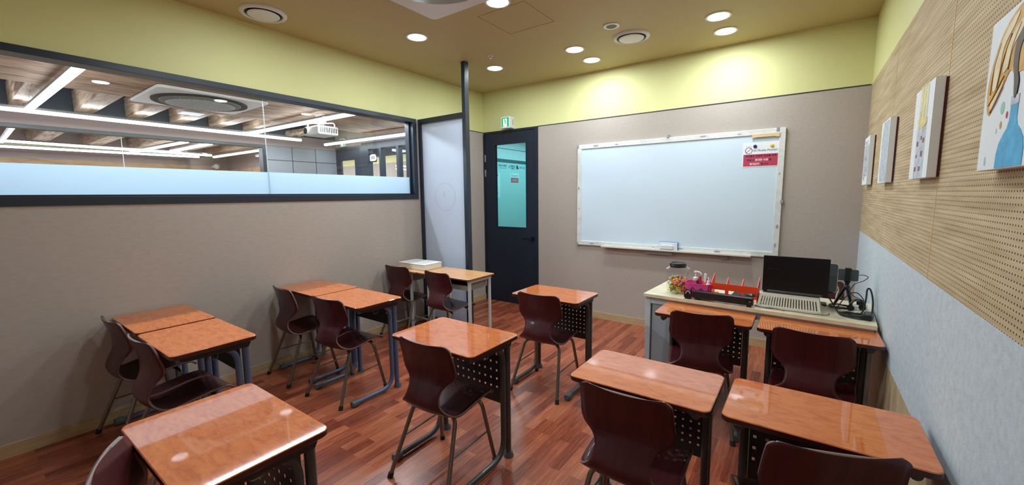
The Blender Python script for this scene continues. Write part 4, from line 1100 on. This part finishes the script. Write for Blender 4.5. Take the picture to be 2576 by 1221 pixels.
cable('black_cable', 'cord running from the laptop down to the coil', [(3.985, -1.36, TZ+.09), (4.01, -1.38, TZ+.05), (4.03, -1.42, TZ+.02), (4.05, -1.47, TZ+.006), (4.08, -1.50, TZ+.006), (4.13, -1.52, TZ+.006), (4.17, -1.50, TZ+.006)], .0042)
cable('speaker_wire', 'thin black wire along the front of the slotted basket', [(3.58, -1.50, TZ+.003), (3.64, -1.525, TZ+.0035), (3.68, -1.515, TZ+.0035), (3.74, -1.53, TZ+.0035), (3.82, -1.528, TZ+.0035), (3.90, -1.535, TZ+.0035), (3.98, -1.51, TZ+.0035), (3.99, -1.46, TZ+.0035)], .0018)
cable('speaker_wire', 'second thin wire looping near the basket corner', [(3.585, -1.47, TZ+.003), (3.61, -1.52, TZ+.006), (3.66, -1.535, TZ+.0035), (3.71, -1.52, TZ+.0035), (3.76, -1.54, TZ+.0035)], .0018)
cable('white_cable', 'white cable arching down behind the tripod', [(3.99, -1.22, TZ+.14), (4.01, -1.215, TZ+.15), (4.035, -1.21, TZ+.135), (4.045, -1.17, TZ+.10), (4.04, -1.12, TZ+.06), (4.04, -1.10, TZ+.004)], .0042, 'white_plastic')
bm = NB(); rbox(bm, -.05, .05, -.024, .024, 0, .03, .006, tb=.003); t = thing('power_strip', 'white power strip among the black cables', 'power strip', (4.155, -1.22, TZ), R(60)); link('strip_body', bm, 'white_plastic', t, True)
bm = NB(); rbox(bm, -.016, .016, -.012, .012, .03, .055, .006, tb=.003); link('plug', bm, 'black_plastic', t, True)
bm = NB(); box(bm, .03, .042, -.008, .008, .030, .034); link('red_switch', bm, 'red_plastic', t)
t = thing('power_adapter', 'black power adapter at the desk corner against the felt wall', 'adapter', (4.176, -1.465, TZ), R(78))
bm = NB(); rbox(bm, -.055, .055, -.024, .024, 0, .036, .010, tb=.006); link('adapter_body', bm, 'black_plastic', t, True)
t = thing('headset', 'black headset leaning among the cables by the felt wall', 'headset', (4.13, -1.34, TZ), R(40))
bm = NB(); ring(bm, 0, .045, .045, .038, .012, plane='XZ', at=.006, a0=10, a1=170, n=20); link('headband', bm, 'black_plastic', t, True)
for s in (-1, 1):
    bm = NB(); lathe(bm, [(.012, -.008), (.02, -.006), (.02, .006), (.012, .008)], 20)
    o = link('ear_cup', bm, 'black_plastic', t, True, (s*.040, 0, .034)); o.rotation_euler = (0, R(90), 0)
    
# white box on the old desks
t = thing('white_storage_box', 'white flat box with a ribbed lid on the light wood desk', 'box', (.345, -1.575, .7455), R(1))
bm = NB(); box(bm, -.205, .205, -.128, .128, 0, .058, 0, .004); link('box_body', bm, 'cream_plastic', t)
bm = NB(); box(bm, -.209, .209, -.132, .132, .058, .064, 0, .002); ld = link('lid', bm, 'white_plastic', t)
bm = NB()
for k in range(7): box(bm, -.15+.045*k, -.135+.045*k, -.105, .105, .064, .0662, 0, .0008)
link('lid_ribs', bm, 'lid_rib', ld)

# ================================================================== NEXT CLASSROOM (through the window)
X2 = -3.75; Z3 = 3.0
bm = NB(); box(bm, X2, -T, YB-.8, 0, -.06, 0); struct(link('floor_next_room', bm, 'grey_floor'))
bm = NB(); box(bm, X2-T, -T, YB-.8, T, Z3, Z3+.06); struct(link('ceiling_next_room', bm, 'concrete_dark'))
# its far wall with a second band window
fz0, fz1, fy1 = 1.52, 2.44, -1.30
bm = NB()
box(bm, X2-T, X2, YB-.8, fy1, 0, fz0, 0); box(bm, X2-T, X2, YB-.8, 0, fz1, 2.64, 1); box(bm, X2-T, X2, YB-.8, 0, 2.64, Z3, 4); box(bm, X2-T, X2, fy1, 0, 0, fz1, 2)
box(bm, X2, X2+.002, fy1+.01, 0, fz1-.004, fz1, 3)
for y in (-.855, -.42): box(bm, X2, X2+.003, y-.004, y+.004, 0, fz1, 3)
for z_ in (2.195, 1.6): box(bm, X2, X2+.003, fy1+.02, 0, z_-.004, z_+.004, 3)
struct(link('wall_next_room_left', bm, ['beige_fabric', 'mauve_paint', 'grey_panel', 'black_matte', 'concrete_dark']))
w2 = thing('window_2', None, None); struct(w2, 'second band window beyond, in the far wall of the next classroom')
bm = NB(); e = .045
box(bm, X2-T, X2+.015, YB-.8, fy1, fz1-e, fz1); box(bm, X2-T, X2+.015, YB-.8, fy1, fz0, fz0+.05); box(bm, X2-T, X2+.015, fy1-.06, fy1, fz0+.05, fz1-e)
link('window_frame', bm, 'frame_metal', w2)
bm = NB(); box(bm, X2-.065, X2-.058, YB-.8, fy1-.06, fz0+.05, fz1-e); link('glass_pane', bm, 'clear_glass', w2)
bm = NB(); box(bm, X2-.066, X2-.057, -3.12, -3.115, fz0+.05, fz1-e); link('pane_joint', bm, 'white_plastic', w2)
# front wall of the next room: door, glazed storefront
bm = NB(); box(bm, X2-T, -T, 0, T, 2.49, Z3, 0); struct(link('wall_next_room_front', bm, 'mauve_paint'))
d2 = thing('door_2', None, None); struct(d2, 'navy door of the next classroom with a small pane')
bm = NB(); box(bm, -3.75, -2.95, -.002, .04, 0, 1.2); box(bm, -3.75, -3.60, -.002, .04, 1.2, 2.24); box(bm, -3.14, -2.95, -.002, .04, 1.2, 2.24); box(bm, -3.75, -2.95, -.002, .04, 2.24, 2.46)
link('door_leaf', bm, 'navy_metal', d2)
bm = NB(); box(bm, -3.60, -3.14, .015, .02, 1.2, 2.24); link('door_glass', bm, 'clear_glass', d2)
bm = NB(); box(bm, -2.95, -2.90, -.012, .07, 0, 2.49); box(bm, -3.75, -2.95, -.012, .07, 2.46, 2.49); link('door_frame', bm, 'frame_metal', d2)
w3 = thing('window_3', None, None); struct(w3, 'navy framed glazed front of the next classroom with three panes in view')
bm = NB(); box(bm, -2.90, -T, -.012, .08, 2.40, 2.52)
for x0, x1 in ((-2.90, -2.70), (-2.39, -2.33), (-1.92, -1.86), (-1.40, -1.34), (-.9, -.84), (-.18, -.12)): box(bm, x0, x1, -.012, .08, .0, 2.40)
box(bm, -2.70, -.18, -.01, .07, 0, .1)
link('window_frame', bm, 'frame_metal', w3)
bm = NB(); box(bm, -2.70, -.18, .03, .036, .1, 2.40); link('glass_pane', bm, 'clear_glass', w3)
sg = thing('room_number_sign', 'black and white room sign reading 302 on the glazed front next door', 'sign', (-2.61, .024, 2.25))
bm = NB(); box(bm, -.095, .095, -.004, .004, -.085, .075); link('sign_back', bm, 'black_plastic', sg)
bm = NB(); poly(bm, smooth_poly([(-.088, -.055), (-.088, .035), (0, .056), (.088, .035), (.088, -.055), (0, -.066)], 5), .002, plane='XZ', at=-.004); link('white_plate', bm, 'ink_grey', sg)
text('302', .07, 'ink', 'room_number', sg, face_my(0, -.0068, -.006), bold=.01)
exit_sign('exit_sign', 'lit green exit sign above the navy door of the next classroom', -3.50, -.0, 2.495, d=.06)
# timber: soffit along this room's side, rafters, AC
bm = NB(); box(bm, -2.12, -T-.005, YB-.5, -3.30, 2.63, 2.80); box(bm, -2.45, -T-.005, -3.30, -.1, 2.63, 2.80)
for k in range(1, 9):
    pass
so = link('timber_soffit', bm, 'rough_timber_y'); tag(so, 'rough brown timber soffit board above the window in the next classroom', 'beam')
bm = NB(); box(bm, -2.14, -1.98, -3.46, -3.30, 2.60, 2.64) if False else box(bm, -.24, -T-.005, YB-.5, -.1, 2.56, 2.63); o = link('timber_beam', bm, 'rough_timber_y'); tag(o, 'long knotty timber beam just behind the window top', 'beam')
for i, y in enumerate((-4.49, -3.985, -3.46, -2.975, -2.50, -2.02, -1.55)):
    bm = NB(); box(bm, X2+.01, -2.14 if y < -3.3 else -2.47, y-.085, y+.085, 2.645, 2.90, 0, .006)
    o = link('timber_rafter', bm, 'rough_timber_x')
    tag(o, ['timber rafter at the far left edge, cut by the frame', 'timber rafter left of the first crossing light tube', 'timber rafter just right of the first crossing light tube', 'timber rafter left below the round grille air conditioner', 'timber rafter behind the middle of the round grille air conditioner', 'timber rafter right below the round grille air conditioner', 'timber rafter nearest the hanging projector'][i], 'rafter', 'rafters in the next classroom')
bm = NB(); tube(bm, [(-3.7, -.95, 2.66), (-2.5, -.35, 2.80)], .05, 4); tube(bm, [(-3.7, -.75, 2.66), (-2.5, -.18, 2.80)], .03, 4); o = link('timber_brace', bm, 'rough_timber_x'); tag(o, 'slanting timber brace near the far corner of the next classroom', 'brace')
t = thing('cassette_air_conditioner', 'square ceiling air conditioner with round grille in the next classroom', 'air conditioner', (-1.68, -2.85, 2.625))
bm = NB(); rbox(bm, -.49, .49, -.50, .50, -.028, .0, .05, tb=.008, seg=6); link('cover_panel', bm, 'white_plastic', t, True)
bm = NB(); ring(bm, 0, 0, .43, .36, .016, plane='XY', at=-.040, n=56); link('air_slot', bm, 'black_matte', t, True)
bm = NB(); lathe(bm, [(.37, -.032), (.365, -.046), (.33, -.054), (.001, -.056)], 56); rg = link('round_grille', bm, 'grille_grey', t, True)
bm = NB()
for k in range(-10, 11):
    hlf = math.sqrt(max(0, .31**2-(k*.03)**2)); box(bm, k*.03-.0025, k*.03+.0025, -hlf, hlf, -.059, -.0565); box(bm, -hlf, hlf, k*.03-.0025, k*.03+.0025, -.059, -.0565)
link('grille_bars', bm, 'white_plastic', rg)
bm = NB(); rbox(bm, -.12, .12, -.12, .12, -.02, .0, .02); o = link('ceiling_diffuser', bm, 'white_plastic', None, True, (-2.75, -2.62, 2.66)); tag(o, 'small square white vent beyond the round grille next door', 'air vent')
# projector
t = thing('projector', 'white ceiling projector hanging in the next classroom', 'projector', (-1.42, -1.62, 2.40), R(0))
bm = NB(); rbox(bm, -.17, .17, -.14, .14, -.055, .055, .02, tb=.012); bd = link('projector_body', bm, 'white_plastic', t, True)
bm = NB(); tube(bm, [(-.10, -.135, 0), (-.10, -.165, 0)], .052, 24); link('lens_ring', bm, 'white_plastic', t, True)
bm = NB(); tube(bm, [(-.10, -.160, 0), (-.10, -.169, 0)], .040, 24); link('lens', bm, 'screen_black', t, True)
bm = NB()
for k in range(10): box(bm, .168, .172, -.115+.024*k, -.104+.024*k, -.03, .035)
link('vent_slots', bm, 'black_matte', bd)
bm = NB(); box(bm, -.05, .05, -.05, .05, .10, .23, 0, .006)
for sx in (-1, 1):
    for sy in (-1, 1): tube(bm, fillet([(sx*.03, sy*.03, .11), (sx*.13, sy*.11, .11), (sx*.13, sy*.11, .05)], .03), .009, 8)
link('ceiling_mount', bm, 'white_plastic', t, True)

# linear lights
LZ = 2.51
def led(label, p, q, grp='linear LED lights seen through the window', power=None, wires=True, tilt=0, added_uplight=0):
    p, q = Vector(p), Vector(q); d = (q-p); L_ = d.length; an = math.atan2(d.y, d.x); m_ = (p+q)/2
    t = thing('linear_light', label, 'light', m_, an, grp)
    bm = NB(); box(bm, -L_/2, L_/2, -.022, .022, .024, .05); link('housing', bm, 'grey_plastic', t)
    bm = NB(); box(bm, -L_/2, L_/2, -.026, .026, -.012, .024, 0, .006); link('diffuser', bm, 'led_glow', t)
    if wires:
        bm = NB()
        for x in (-L_/2+.2, L_/2-.2): tube(bm, [(x, 0, .06), (x, 0, Z3-LZ-.35)], .0012, 5)
        link('hanging_wire', bm, 'steel_tube', t)
    area('linear_light_area', (m_.x, m_.y, m_.z-.02), L_, .05, (power if power is not None else LED_W*L_), rot=(tilt, 0, an))
    if added_uplight: area('linear_light_area', (m_.x, m_.y, m_.z+.066), L_, .05, added_uplight*L_, rot=(PI, 0, an))  # upward light added above the housing to brighten the rafter undersides
    return t
led('long linear light running along the far wall of the next classroom', (-3.12, -5.6, LZ), (-3.27, -.93, LZ), added_uplight=3.5)
led('linear light crossing the next classroom at the far left', (-3.09, -3.99, LZ), (-.55, -3.95, LZ))
led('linear light crossing the next classroom beside the projector', (-3.2, -1.80, LZ), (-.55, -1.71, LZ))
led('linear light running close behind the window top', (-.36, -5.4, LZ+.03), (-.36, -1.0, LZ+.03), power=85, tilt=R(-42))
led('linear light in front of the exit sign next door', (-3.55, -.33, LZ), (-1.0, -.24, LZ), power=12)

# ------------------------------------------------------------------ third room beyond
X3 = -8.9
bm = NB(); box(bm, X3, X2-T, YB-.8, 0, -.06, 0); struct(link('floor_far_room', bm, 'grey_floor'))
bm = NB(); box(bm, X3-T, X2-T, YB-.8, T, Z3, Z3+.06); struct(link('ceiling_far_room', bm, 'concrete_dark'))
bm = NB(); box(bm, X3-T, X3, YB-.8, 0, 0, 2.38, 0); box(bm, X3-T, X3, YB-.8, 0, 2.38, Z3, 1); struct(link('wall_far_room_left', bm, ['far_wood', 'mauve_paint']))
bm = NB(); box(bm, X3-T, X2-T, 0, T, 0, 2.30, 0); box(bm, X3-T, X2-T, 0, T, 2.30, Z3, 1); struct(link('wall_far_room_front', bm, ['far_wood', 'mauve_paint']))
bm = NB(); box(bm, X3-T, -T, YB-.9, YB-.8, 0, Z3); struct(link('wall_next_room_rear', bm, 'mauve_paint'))
bm = NB(); box(bm, -5.6, X2-T-.005, YB-.5, -.1, 2.66, 2.85); o = link('timber_soffit', bm, 'rough_timber_y'); tag(o, 'timber soffit board in the farthest classroom', 'beam')
for i in range(7):
    y = -4.9+i*.75; bm = NB(); box(bm, X3+.01, -5.62, y-.11, y+.11, 2.67, 2.90, 0, .006)
    o = link('timber_rafter', bm, 'rough_timber_x'); tag(o, ['first', 'second', 'third', 'fourth', 'fifth', 'sixth', 'seventh'][i]+' timber rafter from the left, seen through both windows', 'rafter', 'rafters in the farthest classroom')
G3 = 'linear lights in the farthest classroom'
led('longest bright light line in the farthest classroom', (-8.1, -5.6, LZ), (-7.9, -.95, LZ), G3, 24, False)
led('thin light line nearer the glass in the farthest classroom', (-6.7, -5.6, LZ), (-7.3, -.9, LZ+.0), G3, 12, False)
led('left crossing light in the farthest classroom', (-7.7, -2.2, LZ), (-4.9, -2.05, LZ), G3, 12, False)
led('middle crossing light in the farthest classroom', (-6.9, -1.75, LZ), (-4.9, -1.7, LZ), G3, 8, False)
led('right crossing light in the farthest classroom', (-7.7, -.72, LZ), (-4.9, -.68, LZ), G3, 12, False)
t = thing('security_camera', 'white dome camera in the corner of the farthest classroom', 'camera', (X3+.25, -.35, 2.36))
bm = NB(); box(bm, -.25, 0, -.03, .03, -.02, .03, 0, .004); link('wall_arm', bm, 'white_plastic', t)
bm = NB(); lathe(bm, [(.001, -.075), (.04, -.06), (.062, -.02), (.065, .04), (.05, .06)], 24); link('camera_dome', bm, 'white_plastic', t, True)
bm = NB(); box(bm, 0, .22, -.12, .12, -.10, .18, 0, .02); o = link('wall_speaker', bm, 'black_matte', None, False, (X3, -.32, 2.08)); tag(o, 'small black wall speaker under the dome camera', 'speaker')

# ------------------------------------------------------------------ corridor behind the doors
bm = NB(); box(bm, -12.2, 3.2, T, 5.2, -.06, 0); struct(link('floor_corridor', bm, 'grey_floor'))
bm = NB(); box(bm, -12.2, 3.2, T, 5.2, 2.75, 2.8); struct(link('ceiling_corridor', bm, 'white_plastic'))
XC = -1.2
bm = NB()
box(bm, XC-.08, XC, 1.2, 5.2, 0, 2.208, 0); box(bm, XC-.08, XC+.01, 1.2, 5.2, 2.208, 2.27, 1); box(bm, XC-.08, XC, 1.2, 5.2, 2.27, 2.75, 2)
box(bm, XC, XC+.006, 1.2, 5.2, 2.474, 2.484, 1)
struct(link('wall_corridor_side', bm, ['teal_wall', 'teal_rail', 'white_plastic']))
bm = NB(); box(bm, -12.2, XC-.08, 2.0, 2.1, 0, 2.38, 0); box(bm, -12.2, XC-.08, 2.0, 2.1, 2.38, 2.55, 1); box(bm, -12.2, XC-.08, 2.0, 2.1, 2.55, 2.75, 2)
struct(link('wall_corridor_front', bm, ['beige_fabric', 'yellow_paint', 'concrete_dark']))
bm = NB(); box(bm, XC, 3.2, 5.1, 5.2, 0, 2.75); box(bm, 3.1, 3.2, T, 5.1, 0, 2.75); box(bm, -12.2, -12.1, T, 2.0, 0, 2.75); struct(link('wall_corridor_end', bm, 'teal_wall'))
area('corridor_light', (-.2, 2.3, 2.70), .9, 3.2, 55)
area('corridor_light', (-5.5, .9, 2.70), 8.0, .3, 150)
for y_, x_ in ((1.25, -2.9),):
    pass
led('linear light in the corridor behind the glazed front', (-6.4, 1.1, 2.698), (-3.0, 1.0, 2.698), 'corridor lights', 8, False)
sg = thing('academy_lettering', 'row of academy names lettered on the glass wall seen through the door', 'lettering', (XC, 0, 0))
a = .001
text('회워드수학원', .050, 'sign_teal', 'first_name', sg, face_px(a, 2.06, 2.135), bold=.016)
bm = NB(); box(bm, 0, .001, 1.915, 2.205, 2.086, 2.092); link('underline', bm, 'sign_teal', sg)
text('KMCIS', .062, 'sign_teal', 'second_name', sg, face_px(a, 2.415, 2.14), bold=.016)
text('국제학교', .04, 'sign_teal', 'second_name', sg, face_px(a, 2.415, 2.09), bold=.016)
bm = NB(); ring(bm, 2.29, 2.125, .03, .012, .001, plane='YZ', at=0, sgn=1, n=20, ex=.6); link('emblem', bm, 'sign_olive', sg)
bm = NB(); poly(bm, [(2.545, 2.09), (2.545, 2.165), (2.60, 2.165), (2.64, 2.09)], .001, plane='YZ', at=0, sgn=1); link('emblem', bm, 'sign_teal', sg)
text('에이스쿨', .056, 'sign_blue', 'third_name', sg, face_px(a, 2.77, 2.12), bold=.016)
pt2 = thing('corridor_notice', 'small pink and white phone notice on the corridor glass wall', 'poster', (XC, 2.33, 1.79))
bm = NB(); box(bm, .0, .002, 0, .30, 0, .21); link('paper_sheet', bm, 'paper', pt2)
bm = NB(); box(bm, .002, .0026, .01, .29, .01, .115); link('pink_block', bm, 'poster_rose', pt2)
bm = NB(); ring(bm, .05, .16, .028, .022, .0006, plane='YZ', at=.002, sgn=1, n=20, ex=.7); box(bm, .002, .0026, .09, .26, .150, .158); link('ban_symbol', bm, 'ink', pt2)
text('학원 내 휴대폰', .026, 'ink_white', 'notice_line', pt2, face_px(.0032, .15, .062), bold=.010)
p3 = thing('corridor_sheet', 'white paper sheet at the left of the corridor glass wall', 'poster', (XC, 1.80, 1.50))
bm = NB(); box(bm, 0, .002, 0, .17, 0, .48); link('paper_sheet', bm, 'paper', p3)
bm = NB(); box(bm, .002, .0026, .02, .10, .43, .455); link('red_word', bm, 'red_plastic', p3)
bm = NB(); box(bm, .002, .0026, .02, .10, .07, .095); link('blue_word', bm, 'sign_blue', p3)
